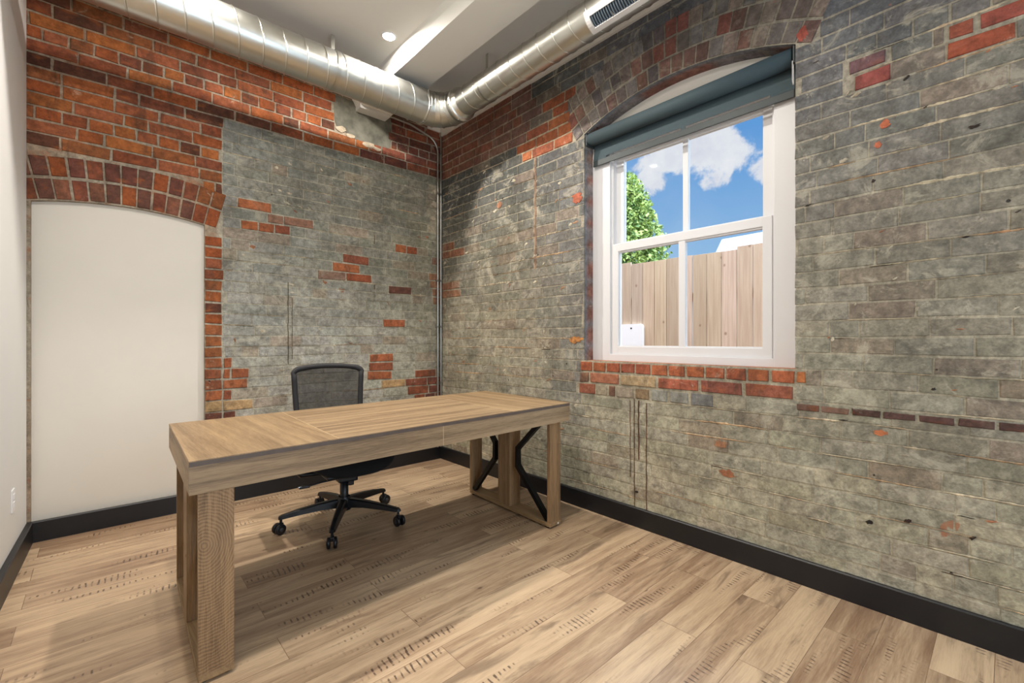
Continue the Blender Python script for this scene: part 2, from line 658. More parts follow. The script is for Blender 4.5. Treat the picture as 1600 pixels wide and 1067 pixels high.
M_LEAF = leaf_mat()
M_BARK = plain('tree bark', rgb(92, 76, 60), 0.9, noise=0.3, nscale=14)

# ------------------------------------------------------------------ room dimensions
ZC = 3.26            # ceiling
YF = -5.60           # wall behind the camera
SLANT = math.tan(R(2.0))


def xleft(y):
    return -2.812 + y * SLANT


X0F = xleft(YF)
CH = 0.0779          # brick course

# ------------------------------------------------------------------ floor, ceiling, plain walls
mb = MB()
mb.add([(X0F - 0.3, YF - 0.2, 0), (0.32, YF - 0.2, 0), (0.32, 0.3, 0), (X0F - 0.3, 0.3, 0),
        (X0F - 0.3, YF - 0.2, -0.1), (0.32, YF - 0.2, -0.1), (0.32, 0.3, -0.1), (X0F - 0.3, 0.3, -0.1)],
       [(0, 1, 2, 3), (7, 6, 5, 4), (0, 4, 5, 1), (1, 5, 6, 2), (2, 6, 7, 3), (3, 7, 4, 0)])
struct(mb.build('floor', M_FLOOR))

mb = MB()
mb.box((X0F - 0.3, YF - 0.2, ZC), (0.32, 0.3, ZC + 0.25))
mb.prism([(-0.866, 3.17), (-0.58, 3.17), (-0.58, ZC + 0.01), (-0.94, ZC + 0.01), (-0.90, ZC - 0.03)], 'y', YF, 0.0)     # dropped bulkhead
struct(mb.build('ceiling', M_CEIL))

mb = MB()   # left wall: slightly skew partition, stopping short of the brick
t_ = 0.12
mb.prism([(xleft(-0.012), -0.012), (xleft(YF), YF), (xleft(YF) - t_, YF), (xleft(-0.012) - t_, -0.012)], 'z', 0, ZC)
struct(mb.build('wall_left', M_WALLL))
mb = MB()   # wall behind the camera, opened for an added window
mb.box((X0F - 0.3, YF - 0.15, 0), (-2.5, YF, ZC))
mb.box((-0.4, YF - 0.15, 0), (0.32, YF, ZC))
mb.box((-2.5, YF - 0.15, 2.6), (-0.4, YF, ZC))
mb.box((-2.5, YF - 0.15, 0), (-0.4, YF, 0.25))
struct(mb.build('wall_front', M_WALLW))
mb = MB()  # unseen window, put in to let cool fill light into the room
for x in (-2.47, -1.45, -0.43):
    mb.box((x - 0.03, YF - 0.11, 0.25), (x + 0.03, YF - 0.05, 2.6), 0.004)
for z in (0.28, 1.5, 2.57):
    mb.box((-2.5, YF - 0.10, z - 0.03), (-0.4, YF - 0.06, z + 0.03), 0.004)
w2 = struct(mb.build('fill_window', M_VINYL))
mb = MB()
mb.box((-2.48, YF - 0.084, 0.27), (-0.42, YF - 0.078, 2.58))
mb.build('glass', M_GLASS, w2)


# ------------------------------------------------------------------ brick walls
def vary(c, rnd, a):
    k = 1 + rnd.uniform(-a, a)
    return (c[0] * k * (1 + rnd.uniform(-0.03, 0.03)), c[1] * k, c[2] * k * (1 + rnd.uniform(-0.04, 0.04)), c[3])


def with_a(c, a):
    return (c[0], c[1], c[2], a)


REDS = [rgb(158, 90, 52), rgb(148, 80, 46), rgb(134, 74, 50), rgb(164, 98, 54), rgb(124, 72, 52), rgb(150, 88, 60),
        rgb(138, 84, 52)]
DARKREDS = [rgb(124, 72, 56), rgb(110, 66, 56), rgb(104, 68, 58), rgb(134, 78, 56)]


def pick(rnd, pal):
    return with_a(rnd.choice(pal), 0.0)


def lerp(a, b, t):
    t = max(0.0, min(1.0, t))
    return tuple(a[i] + (b[i] - a[i]) * t for i in range(4))


def wave_(u, z):
    return 0.0035 * math.sin(u * 3.1 + z * 5.0) + 0.002 * math.sin(u * 8.3 + z * 23.0)


# grey painted field of the back wall (u = distance from the corner, z = height)
def back_field(u, z):
    if z > 2.762 + 0.01 * math.sin(u * 9) or u > 1.851:
        return None
    g = lerp(rgb(172, 170, 160), rgb(130, 129, 118), (z - 0.9) / 1.3)  # darker with height: paint tone with some of the lighting in it
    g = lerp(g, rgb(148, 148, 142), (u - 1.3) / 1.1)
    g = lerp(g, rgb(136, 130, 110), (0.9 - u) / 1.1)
    return with_a(g, 1.0)


BACK_RED = [  # (u0, u1, z0, z1, kind): bricks laid bare in the painted field
    (1.431, 1.673, 2.15, 2.235, 'r'), (1.431, 1.685, 1.99, 2.075, 'r'), (1.331, 1.570, 2.075, 2.145, 'p'),
    (0.232, 0.458, 1.989, 2.060, 'r'), (0.705, 0.939, 1.835, 1.908, 'r'), (0.820, 1.046, 1.75, 1.83, 'r'),
    (0.971, 1.178, 1.68, 1.788, 'p'), (0.653, 0.947, 1.68, 1.75, 'r'), (0.346, 0.583, 1.600, 1.670, 'd'),
    (0.349, 0.583, 1.285, 1.350, 'r'), (0.601, 0.820, 0.968, 1.047, 'r'), (0.503, 0.713, 0.890, 0.971, 'd'),
    (0.422, 0.747, 0.813, 0.893, 'r'), (0.048, 0.402, 0.722, 0.900, 'd'), (0.481, 0.717, 0.739, 0.815, 't'),
    (1.726, 1.96, 0.96, 1.050, 'r'), (1.68, 1.96, 0.885, 0.968, 'r'), (1.70, 1.96, 0.812, 0.887, 'r'),
    (1.82, 1.96, 0.735, 0.811, 'r'), (1.70, 1.96, 0.655, 0.735, 't'), (1.80, 1.96, 0.57, 0.655, 'd'),
    (0.02, 0.30, 0.60, 0.722, 'd'), (0.0, 0.10, 2.2, 2.75, 'w'), (0.0, 0.09, 1.5, 1.95, 'p'),
]


def win_field(u, z):
    # arch zone and corner above the old paint line are bare but sooty
    if z > 2.762 and u < 1.30:
        g = lerp(rgb(124, 80, 62), rgb(112, 86, 78), u / 1.3)
        return with_a(g, 0.25)
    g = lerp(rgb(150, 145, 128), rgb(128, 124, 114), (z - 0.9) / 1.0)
    g = lerp(g, rgb(96, 97, 100), (z - 1.7) / 0.9)  # darker and bluer upwards: lighting partly put into the paint colour
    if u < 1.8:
        g = lerp(rgb(146, 140, 122), rgb(82, 83, 80), (z - 1.25) / 1.25)  # upward darkening here also carries some of the dimmer light
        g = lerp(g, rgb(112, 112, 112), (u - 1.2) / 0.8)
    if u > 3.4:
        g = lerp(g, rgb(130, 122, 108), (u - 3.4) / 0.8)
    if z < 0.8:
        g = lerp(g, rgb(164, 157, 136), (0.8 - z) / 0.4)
    return with_a(g, 1.0)


WIN_RED = [
    (1.15, 1.70, 2.60, 2.84, 'r'), (1.42, 1.70, 2.84, 2.99, 'r'), (0.0, 0.31, 1.93, 2.12, 'p'), (0.0, 0.27, 1.55, 1.72, 'p'),
]


def kind_color(k, rnd, base):
    if k == 'r':
        return with_a(lerp(rnd.choice(REDS[:4]), rgb(150, 92, 74), 0.35), 0.12)
    if k == 'd':
        return with_a(rnd.choice(DARKREDS), 0.1)
    if k == 'p':
        c = rnd.choice(REDS[:3])
        b = base or rgb(150, 140, 120)
        return with_a(lerp(c, b, 0.4), 0.5)
    if k == 't':
        return with_a(rgb(176, 146, 106), 0.4)
    if k == 'w':
        return with_a(rgb(172, 160, 138), 0.7)
    return base


def add_brick(mb, P, u0, u1, z0, z1, col, prot, rnd, dz=None, jit=0.0025, rim=0.004):
    """one brick face standing proud of the mortar. P(u, z, d) -> world"""
    j = lambda a=jit: rnd.uniform(-a, a)
    cs = [(u0 + j(), z0 + j()), (u1 + j(), z0 + j()), (u1 + j(), z1 + j()), (u0 + j(), z1 + j())]
    if dz:
        cs = [(u, z + dz(u, z)) for u, z in cs]
    cu = sum(c[0] for c in cs) / 4
    cz = sum(c[1] for c in cs) / 4
    wu, wz = abs(u1 - u0), abs(z1 - z0)

    def inset(c, a):
        return (c[0] + (a if c[0] < cu else -a), c[1] + (a if c[1] < cz else -a))
    tilt = rnd.uniform(-0.0012, 0.0012)
    vs = [P(c[0], c[1], -0.004) for c in cs]
    vs += [P(*inset(c, rim * 0.35), prot * 0.65) for c in cs]
    vs += [P(*inset(c, rim), prot + tilt * (1 if c[0] < cu else -1)) for c in cs]
    fs = [(8, 9, 10, 11)]
    for a in (0, 4):
        for i in range(4):
            fs.append((a + i, a + (i + 1) % 4, a + 4 + (i + 1) % 4, a + 4 + i))
    edge = (col[0] * 0.86, col[1] * 0.86, col[2] * 0.86, col[3])
    mb.add(vs, fs, 0, [edge] * 8 + [col] * 4)


def ragged(mb, P, u0, u1, z, h, prot, col, rnd, dz=wave_):
    """a thin ragged smear of mortar (or a dark crack and ledge-shade strip) following a joint"""
    n = max(3, int((u1 - u0) / 0.012))
    vs = []
    for i in range(n + 1):
        u = u0 + (u1 - u0) * i / n
        e = min(1.0, 4.0 * min(i, n - i) / n + 0.12)
        hh = h * e * rnd.uniform(0.35, 1.15)
        zz = z + dz(u, z) + rnd.uniform(-0.0012, 0.0012)
        vs += [P(u, zz - hh * 0.5, prot * 0.4), P(u, zz + hh * 0.1, prot), P(u, zz + hh * 0.5, prot * 0.4)]
    fs = []
    for i in range(n):
        fs += [(3 * i, 3 * i + 3, 3 * i + 4, 3 * i + 1), (3 * i + 1, 3 * i + 4, 3 * i + 5, 3 * i + 2)]
    mb.add(vs, fs, 1, col)


def joints(mb, P, u0, u1, z, rnd, ok, amount=0.5, strong=0.2):
    """mortar squeezed out of one bed joint, in stretches, with a dark crack-and-shade strip here and there"""
    u = u0 + rnd.uniform(0, 0.2)
    while u < u1:
        L = rnd.uniform(0.06, 0.55)
        e = min(u + L, u1)
        if ok((u + e) / 2, z) and ok(u, z) and ok(e, z) and e - u > 0.04:
            r_ = rnd.random()
            if r_ < amount:
                t_ = rnd.random()
                c = lerp(rgb(186, 174, 148), rgb(206, 190, 162), t_)
                if rnd.random() < 0.2:
                    c = rgb(190, 160, 126)
                w_ = rnd.uniform(0.0035, 0.0075) if rnd.random() > strong else rnd.uniform(0.008, 0.014)
                ragged(mb, P, u, e, z, w_, 0.0048, with_a(c, 0.1), rnd)
            if rnd.random() < 0.10:  # dark strip below the joint: crack, with ledge shade in its colour
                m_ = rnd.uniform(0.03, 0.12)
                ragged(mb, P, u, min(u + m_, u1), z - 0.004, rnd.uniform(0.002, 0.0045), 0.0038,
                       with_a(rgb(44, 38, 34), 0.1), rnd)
        u = e + rnd.uniform(0.0, 0.12)


def blotches(mb, P, u0, u1, z0, z1, n, rnd, ok, pal, smin=0.008, smax=0.03):
    for _ in range(n):
        u, z = rnd.uniform(u0, u1), rnd.uniform(z0, z1)
        if not ok(u, z):
            continue
        w, h = rnd.uniform(smin, smax), rnd.uniform(smin * 0.6, smax * 0.55)
        k = 12
        a0 = rnd.uniform(0, 1)
        q = [(u + w * math.cos(2 * PI * i / k) * rnd.uniform(0.5, 1.15),
              z + h * math.sin(2 * PI * i / k + a0) * rnd.uniform(0.5, 1.15)) for i in range(k)]
        mb.add([P(a[0], a[1], 0.0036) for a in q] + [P(u, z, 0.0052)], [(i, (i + 1) % k, k) for i in range(k)], 1,
               with_a(rnd.choice(pal), 0.2))


def voussoirs(mb, P, uc, zc, r0, rows, a0, a1, bw, rnd, colf, prot, keep=None):
    r_ = r0
    for h, gap in rows:
        n = max(3, int(round((a1 - a0) * (r_ + h / 2) / bw)))
        for i in range(n):
            t0 = a0 + (a1 - a0) * (i + 0.07 + rnd.uniform(-.03, .03)) / n
            t1 = a0 + (a1 - a0) * (i + 0.93 + rnd.uniform(-.03, .03)) / n
            ra = r_ + rnd.uniform(0.001, 0.006)
            rb = r_ + h - gap - rnd.uniform(0, 0.006)
            q = [(uc + rr * math.sin(t), zc + rr * math.cos(t)) for rr, t in
                 ((ra, t0), (ra, t1), (rb, t1), (rb, t0))]
            um = sum(a[0] for a in q) / 4
            zm = sum(a[1] for a in q) / 4
            if keep and not keep(um, zm):
                continue
            col = colf(um, zm, rnd)
            ins = [(a[0] + (um - a[0]) * 0.09, a[1] + (zm - a[1]) * 0.07) for a in q]
            vs = [P(a[0], a[1], -0.004) for a in q] + [P(a[0], a[1], prot * 0.6) for a in q] + \
                 [P(a[0], a[1], prot) for a in ins]
            fs = [(8, 9, 10, 11)]
            for a in (0, 4):
                for k in range(4):
                    fs.append((a + k, a + (k + 1) % 4, a + 4 + (k + 1) % 4, a + 4 + k))
            edge = tuple(c * 0.85 for c in col[:3]) + (col[3],)
            mb.add(vs, fs, 0, [edge] * 8 + [col] * 4)
        r_ += h


def backing(mb, P, ucuts, ztop, hole, colf, step=0.06):
    """mortar plane as a grid; hole(u) -> (z0, z1) or None for a column centre"""
    us = sorted(set(round(u, 5) for u in ucuts))
    full = []
    for a, b in zip(us[:-1], us[1:]):
        n = max(1, int(math.ceil((b - a) / step)))
        full += [a + (b - a) * i / n for i in range(n)]
    full.append(us[-1])
    for a, b in zip(full[:-1], full[1:]):
        h = hole((a + b) / 2)
        spans = [((0.0, 0.0), (ztop, ztop))]
        if h:
            spans = []
            if hole.__dict__['z0'](a) > 0.001:
                spans.append(((0.0, 0.0), (hole.z0(a), hole.z0(b))))
            spans.append(((hole.z1(a), hole.z1(b)), (ztop, ztop)))
        for (la, lb), (ha, hb) in spans:
            n = max(1, int(math.ceil((ha - la) / step)))
            vs, fs, cols = [], [], []
            for i in range(n + 1):
                t = i / n
                for u, l_, h_ in ((a, la, ha), (b, lb, hb)):
                    z = l_ + (h_ - l_) * t
                    vs.append(P(u, z, 0))
                    cols.append(colf(u, z))
            for i in range(n):
                fs.append((2 * i, 2 * i + 1, 2 * i + 3, 2 * i + 2))
            mb.add(vs, fs, 1, cols)


class Hole:
    def __init__(self, u0, u1, z0, z1):
        self.u0, self.u1, self.z0, self.z1 = u0, u1, z0, z1

    def __call__(self, u):
        return self.u0 < u < self.u1


def wave(u, z):
    return 0.0035 * math.sin(u * 3.1 + z * 5.0) + 0.002 * math.sin(u * 8.3 + z * 23.0)


def clip_spans(u0, u1, cuts):
    """remove the intervals in cuts from [u0, u1]"""
    out = [(u0, u1)]
    for c0, c1 in cuts:
        nxt = []
        for a, b in out:
            if c1 <= a or c0 >= b:
                nxt.append((a, b))
                continue
            if a < c0:
                nxt.append((a, c0))
            if b > c1:
                nxt.append((c1, b))
        out = nxt
    return [(a, b) for a, b in out if b - a > 0.022]


def in_list(lst, u, z):
    for a, b, c, e, k in lst:
        if a < u < b and c < z < e:
            return k
    return None


# ---- back wall (plane y = 0, facing -y)
def PB(u, z, dd):
    return (-u, -dd, z)


rnd = random.Random(11)
NU0, NU1 = 1.958, 2.797        # niche opening in u
NC, NR = 2.375, 1.98
NZC = 2.022 - NR


def niche_top(u):
    return NZC + math.sqrt(max(0.0, NR * NR - (u - NC) ** 2))


class H2(Hole):
    pass


hb = Hole(NU0, NU1, lambda u: 0.0, niche_top)
BMORT_RED = rgb(166, 156, 138)
BMORT_GREY = rgb(178, 170, 150)


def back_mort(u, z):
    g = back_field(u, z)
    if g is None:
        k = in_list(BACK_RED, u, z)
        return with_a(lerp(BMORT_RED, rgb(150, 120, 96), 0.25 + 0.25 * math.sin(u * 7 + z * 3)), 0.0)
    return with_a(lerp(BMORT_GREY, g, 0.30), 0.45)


mb = MB()
backing(mb, PB, [0, 1.851, NU0, 2.1, 2.3, 2.5, 2.7, NU1, 3.1], ZC, hb, back_mort)
# regular courses
ring_in, ring_out = NR, NR + 0.27
row = 0
z = 0.034 - CH
while z < ZC + CH:
    z += CH
    z1 = z + CH
    zm = (z + z1) / 2
    row += 1
    if z > ZC - 0.01:
        break
    z1c = min(z1, ZC)
    cuts = []
    # niche opening and arch rings
    if zm < niche_top(NU0):
        cuts.append((NU0, NU1))
    if 1.90 < zm < NZC + ring_out:
        w = math.sqrt(max(0.0, ring_out ** 2 - (zm - NZC) ** 2))
        left = NC - w
        lim = 1.862 + (zm - 1.95) * 0.0
        if zm > niche_top(1.9) - 0.05:
            cuts.append((max(left, lim), 3.2))
    # cement patch
    if 2.90 < zm < 3.20:
        cuts.append((0.545 + 0.02 * math.sin(row * 2.3), 1.05 + 0.015 * math.sin(row * 3.3)))
    u = -rnd.uniform(0.0, 0.2)
    header = (row % 6 == 2)
    while u < 3.02:
        L = 0.113 if header else (0.232 if rnd.random() > 0.14 else 0.118)
        L *= rnd.uniform(0.96, 1.04)
        a, b = u + 0.005, u + L - 0.005
        u += L
        # clean vertical joint at the edge of the painted field and beside the niche
        parts = [(max(a, 0.002), b)]
        if zm < 2.765:
            np_ = []
            for (p0, p1) in parts:
                if p0 < 1.846 < p1:
                    np_ += [(p0, 1.846), (1.856, p1)]
                else:
                    np_.append((p0, p1))
            parts = np_
        for (p0, p1) in parts:
            if p0 > 1.85 and zm < 2.0:
                # jamb column: header ends, one per course
                p0, p1 = (1.858, NU0 - 0.002)
                if getattr(mb, 'lastjamb', None) == row:
                    continue
                mb.lastjamb = row
            for (q0, q1) in clip_spans(p0, p1, cuts):
                um = (q0 + q1) / 2
                base = back_field(um, zm)
                k = in_list(BACK_RED, um, zm)
                if k:
                    col = kind_color(k, rnd, base)
                elif base is None:
                    col = pick(rnd, REDS)
                    if um < 0.75:
                        col = with_a(rnd.choice(DARKREDS), 0.1)
                    if rnd.random() < 0.12:
                        col = with_a(rgb(96, 60, 46), 0.0)
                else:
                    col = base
                    if rnd.random() < 0.10:
                        col = lerp(col, rgb(150, 132, 112), 0.6)
                col = vary(col, rnd, 0.10)
                painted = col[3] > 0.6
                uo = 0.003 if painted else 0.0
                add_brick(mb, PB, q0 - uo, q1 + uo, z + (0.003 if painted else 0.0055), z1c - (0.003 if painted else 0.0055),
                          col, 0.0022 if painted else 0.006, rnd, wave, jit=0.0018 if painted else 0.003)


def okb(u, z):
    return back_field(u, z) is not None and not in_list(BACK_RED, u, z) and z > 0.12


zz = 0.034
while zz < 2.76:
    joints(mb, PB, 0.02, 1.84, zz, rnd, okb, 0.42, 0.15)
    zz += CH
blotches(mb, PB, 0.05, 1.8, 0.9, 2.7, 60, rnd, okb, [rgb(196, 184, 160), rgb(180, 170, 150), rgb(150, 104, 76)])
# two long hairline drips and a few slots in the painted field
for (du, da, db, dw) in ((1.415, 0.98, 1.62, 0.006), (1.385, 1.02, 1.50, 0.004), (0.70, 2.02, 2.10, 0.008),
                         (0.70, 1.62, 1.66, 0.009)):
    n_ = max(3, int((db - da) / 0.03))
    vs = []
    for i in range(n_ + 1):
        q = da + (db - da) * i / n_
        o_ = rnd.uniform(-0.002, 0.002)
        vs += [PB(du - dw / 2 + o_, q, 0.005), PB(du + dw / 2 + o_, q, 0.005)]
    mb.add(vs, [(2 * i, 2 * i + 1, 2 * i + 3, 2 * i + 2) for i in range(n_)], 1, with_a(rgb(84, 74, 60), 0.1))


def ncol(u, z, rnd):
    c = rnd.choice(DARKREDS + [REDS[4], REDS[1], rgb(128, 84, 66)])
    if u < 2.0:
        c = rnd.choice(REDS)
    return vary(with_a(c, 0.0), rnd, 0.14)


aR = math.asin((1.866 - NC) / (NR + 0.1))
voussoirs(mb, PB, NC, NZC, NR + 0.004, [(0.135, 0.012), (0.13, 0.012)], aR, 0.235, 0.079, rnd, ncol, 0.007,
          keep=lambda u, z: u > 1.845 and u < 2.95)
# niche reveal (thin) : jamb and arch soffit
ND = 0.035
prev = None
pts = [(NU0, 0.0)] + [(NU0 + (NU1 - NU0) * i / 12.0, niche_top(NU0 + (NU1 - NU0) * i / 12.0)) for i in range(13)] + \
      [(NU1, 0.0)]
vs = [PB(u, z, 0) for u, z in pts] + [PB(u, z, -ND - 0.02) for u, z in pts]
n = len(pts)
mb.add(vs, [(i, i + 1, n + i + 1, n + i) for i in range(n - 1)], 1, with_a(rgb(150, 140, 126), 0.3))
# outer leaf so that no daylight leaks
mb.add([(0.32, 0.30, 0), (X0F, 0.30, 0), (X0F, 0.30, ZC), (0.32, 0.30, ZC)], [(0, 1, 2, 3)], 1,
       with_a(BMORT_RED, 0))
wall_back = struct(mb.build('wall_back', [M_BRICK, M_MORTAR], colors=True, recalc=False))

mb = MB()   # plastered niche infill
prof = [(-NU0 + 0.02, 0.0)] + [(-u, niche_top(u) + 0.02) for u in
                               [NU0 - 0.02 + (NU1 + 0.04 - NU0) * i / 12.0 for i in range(13)]] + [(-NU1 - 0.02, 0.0)]
mb.prism(prof, 'y', ND, ND + 0.02)
mb.build('niche_panel', M_WALLW, wall_back)

mb = MB()   # cement patch above the painted field
rr = random.Random(5)
outl = [(-1.06, 3.22), (-1.058, 3.10), (-1.05, 3.00), (-1.03, 2.955), (-0.97, 2.945), (-0.93, 2.915), (-0.84, 2.90),
        (-0.76, 2.885), (-0.66, 2.875), (-0.58, 2.88), (-0.545, 2.93), (-0.54, 3.02), (-0.535, 3.12), (-0.54, 3.22)]
mb.prism(outl, 'y', -0.0045, 0.004)
mb.build('cement_patch', M_PATCH, wall_back)
mb = MB()
for (cx, cz, w, h) in ((-1.0, 2.945, 0.045, 0.03), (-0.92, 2.918, 0.05, 0.02), (-0.76, 2.885, 0.07, 0.03),
                       (-0.68, 2.872, 0.05, 0.018), (-0.06, 2.62, 0.03, 0.035), (-0.07, 2.50, 0.045, 0.03),
                       (-0.05, 2.42, 0.03, 0.02), (-0.10, 2.36, 0.03, 0.025)):
    k = 9
    poly = []
    for i in range(k):
        a = 2 * PI * i / k
        poly.append((cx + w * math.cos(a) * rr.uniform(0.7, 1.1), cz + h * math.sin(a) * rr.uniform(0.6, 1.1)))
    mb.prism(poly, 'y', -0.010, 0.0)
mb.build('plaster_crumbs', M_PLASTER, wall_back)


# ---- window wall (plane x = 0, facing -x)
def PW(u, z, dd):
    return (-dd, -u, z)


rnd = random.Random(23)
OU0, OU1 = 1.800, 3.098
OZ0 = 1.028
OC = (OU0 + OU1) / 2
ORISE, OSPR = 0.135, 2.605
OR_ = ((OU1 - OU0) ** 2 / 4 + ORISE ** 2) / (2 * ORISE)
OZC = OSPR + ORISE - OR_


def open_top(u):
    return OZC + math.sqrt(max(0.0, OR_ ** 2 - (u - OC) ** 2))


ho = Hole(OU0, OU1, lambda u: OZ0, open_top)


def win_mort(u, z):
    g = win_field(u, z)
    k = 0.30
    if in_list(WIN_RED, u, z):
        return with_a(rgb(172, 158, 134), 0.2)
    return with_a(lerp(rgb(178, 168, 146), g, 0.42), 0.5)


mb = MB()
UW1 = -YF
backing(mb, PW, [0, OU0] + [OU0 + (OU1 - OU0) * i / 20 for i in range(21)] + [OU1, UW1], ZC, ho, win_mort)
zoff = 1.028 - (0.034 + CH * 12) - CH
row = 0
z = 0.034 - CH + (1.028 - (0.034 + 13 * CH)) + CH * 0
while True:
    z += CH
    if z > ZC - 0.01:
        break
    row += 1
    z1 = z + CH
    zm = (z + z1) / 2
    z1c = min(z1, ZC)
    z0c = max(z, 0.0)
    if z1c - z0c < 0.02:
        continue
    cuts = []
    if OZ0 < zm < open_top(OU0) + 0.02:
        cuts.append((OU0, OU1))
    rout = OR_ + 0.335
    if zm > OSPR - 0.03:
        w = math.sqrt(max(0.0, rout ** 2 - (zm - OZC) ** 2))
        # skewbacks lean outwards
        sk = 0.10 + (zm - OSPR) * 0.16
        cuts.append((max(OU0 - sk, OC - w), min(OU1 + sk, OC + w)))
    # special courses under the window
    if abs(z1 - OZ0) < 0.012:
        n = 12
        a0, a1 = 1.765, 3.098
        for i in range(n):
            p0 = a0 + (a1 - a0) * i / n + 0.006
            p1 = a0 + (a1 - a0) * (i + 1) / n - 0.006
            add_brick(mb, PW, p0, p1, z + 0.008, z1 - 0.010, vary(with_a(lerp(rnd.choice(REDS[:4]), rgb(158, 92, 72), 0.5), 0.15), rnd, 0.12), 0.007, rnd)
        add_brick(mb, PW, 3.104, 3.142, z + 0.012, z1 - 0.012, with_a(rgb(176, 108, 66), 0.1), 0.006, rnd)
        cuts.append((1.765, 3.145))
    elif abs(z1 - (OZ0 - CH)) < 0.012:
        for p0, p1, c in ((1.765, 1.845, rgb(126, 96, 78)), (1.85, 2.09, rgb(160, 106, 82)), (2.10, 2.355, rgb(160, 140, 108)),
                          (2.365, 2.62, rgb(160, 92, 70)), (2.63, 2.855, rgb(136, 84, 70)), (2.865, 3.09, rgb(146, 88, 70))):
            add_brick(mb, PW, p0 + 0.004, p1 - 0.004, z + 0.007, z1 - 0.007, vary(with_a(c, 0.05), rnd, 0.06), 0.007, rnd)
        cuts.append((1.765, 3.10))
    elif abs(z1 - (OZ0 - 2 * CH)) < 0.012:
        for p0, p1, c in ((1.755, 1.90, rgb(148, 90, 70)), (1.905, 2.0, rgb(160, 146, 124)), (2.005, 2.06, rgb(120, 88, 72)),
                          (2.07, 2.20, rgb(164, 152, 134)), (2.21, 2.31, rgb(134, 114, 90)), (2.32, 2.43, rgb(142, 140, 130)),
                          (2.44, 2.56, rgb(132, 132, 124)), (2.57, 2.70, rgb(118, 118, 114))):
            add_brick(mb, PW, p0 + 0.004, p1 - 0.004, z + 0.006, z1 - 0.006, vary(with_a(c, 0.3), rnd, 0.06), 0.005, rnd)
        cuts.append((1.755, 2.705))
    elif abs(zm - 0.846) < 0.035:
        pass
    if abs(zm - 2.36) < CH / 2 + 0.001:      # bricks cleaned of paint in a raw mortar surround, right of the window
        for p0, p1, c in ((3.312, 3.437, rgb(112, 84, 88)), (3.632, 3.700, rgb(150, 84, 66)), (3.722, 3.845, rgb(146, 78, 66))):
            add_brick(mb, PW, p0, p1, z + 0.010, z1 - 0.012, with_a(c, 0.15), 0.005, rnd, wave)
        cuts += [(3.285, 3.46), (3.615, 3.865)]
    if abs(zm - 2.36 + CH) < CH / 2 + 0.001:
        for p0, p1, c in ((3.33, 3.455, rgb(140, 76, 70)), (3.63, 3.81, rgb(152, 80, 58))):
            add_brick(mb, PW, p0, p1, z + 0.009, z1 - 0.006, with_a(c, 0.15), 0.005, rnd, wave)
        cuts += [(3.30, 3.46), (3.62, 3.815)]
    strip = z < 0.845 < z1      # course holding the thin row of dark bricks right of the window
    u = -rnd.uniform(0.0, 0.2)
    while u < UW1:
        L = 0.113 if rnd.random() < 0.13 else 0.232
        L *= rnd.uniform(0.95, 1.05)
        a, b = max(u + 0.005, 0.002), min(u + L - 0.005, UW1)
        u += L
        for (q0, q1) in clip_spans(a, b, cuts):
            um = (q0 + q1) / 2
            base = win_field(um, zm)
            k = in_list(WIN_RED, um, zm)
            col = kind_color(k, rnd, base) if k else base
            if not k:
                if zm > 2.762 and um < 1.3:
                    if rnd.random() < 0.5:
                        col = lerp(col, with_a(rnd.choice(DARKREDS), 0.1), 0.6)
                elif rnd.random() < 0.12:
                    col = lerp(col, rgb(132, 116, 100), 0.6)
            col = vary(col, rnd, 0.09)
            painted = col[3] > 0.6
            g_ = rnd.uniform(0.0022, 0.0052) if painted else 0.0055
            uo = 0.003 if painted else 0.0
            add_brick(mb, PW, max(q0 - uo, 0.002), q1 + uo, z0c + g_, z1c - g_, col, 0.0022 if painted else 0.0055, rnd, wave,
                      jit=0.002 if painted else 0.003)


def okw(u, z):
    f_ = win_field(u, z)
    if f_[3] < 0.6 or in_list(WIN_RED, u, z) or z < 0.12:
        return False
    if OU0 - 0.06 < u < OU1 + 0.05 and z > OZ0 - 3 * CH:
        return False
    w_ = OR_ + 0.34
    if z > OSPR - 0.05 and (u - OC) ** 2 + (z - OZC) ** 2 < w_ * w_ and OU0 - 0.2 < u < OU1 + 0.2:
        return False
    return True


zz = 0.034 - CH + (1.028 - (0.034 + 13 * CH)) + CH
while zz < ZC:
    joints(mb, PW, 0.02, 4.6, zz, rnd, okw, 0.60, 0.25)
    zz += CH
blotches(mb, PW, 0.05, 1.75, 0.3, 2.7, 110, rnd, okw, [rgb(196, 186, 162), rgb(176, 168, 150), rgb(158, 124, 96)])
blotches(mb, PW, 1.8, 4.4, 0.2, 3.2, 150, rnd, okw, [rgb(190, 180, 158), rgb(176, 166, 146), rgb(164, 112, 82), rgb(50, 44, 40)], 0.004, 0.022)
# upright rust and lime streak left of the window, where a partition once stood
for (du, dw, c_) in ((1.324, 0.020, rgb(146, 118, 98)), (1.312, 0.006, rgb(186, 172, 146))):
    vs = []
    for i in range(31):
        q = 1.72 + (2.72 - 1.72) * i / 30
        o_ = rnd.uniform(-0.003, 0.003)
        vs += [PW(du - dw * rnd.uniform(0.3, 0.6) + o_, q, 0.0045), PW(du + dw * rnd.uniform(0.3, 0.6) + o_, q, 0.0045)]
    mb.add(vs, [(2 * i, 2 * i + 1, 2 * i + 3, 2 * i + 2) for i in range(30)], 1, with_a(c_, 0.2))
# thin row of dark bricks
u = 3.10
while u < 4.6:
    L = rnd.choice((0.115, 0.12, 0.10, 0.11))
    dark = rgb(88, 64, 58) if u > 3.3 else rgb(118, 92, 80)
    add_brick(mb, PW, u + 0.005, u + L - 0.005, 0.832, 0.862, vary(with_a(dark, 0.1), rnd, 0.2), 0.006, rnd)
    u += L


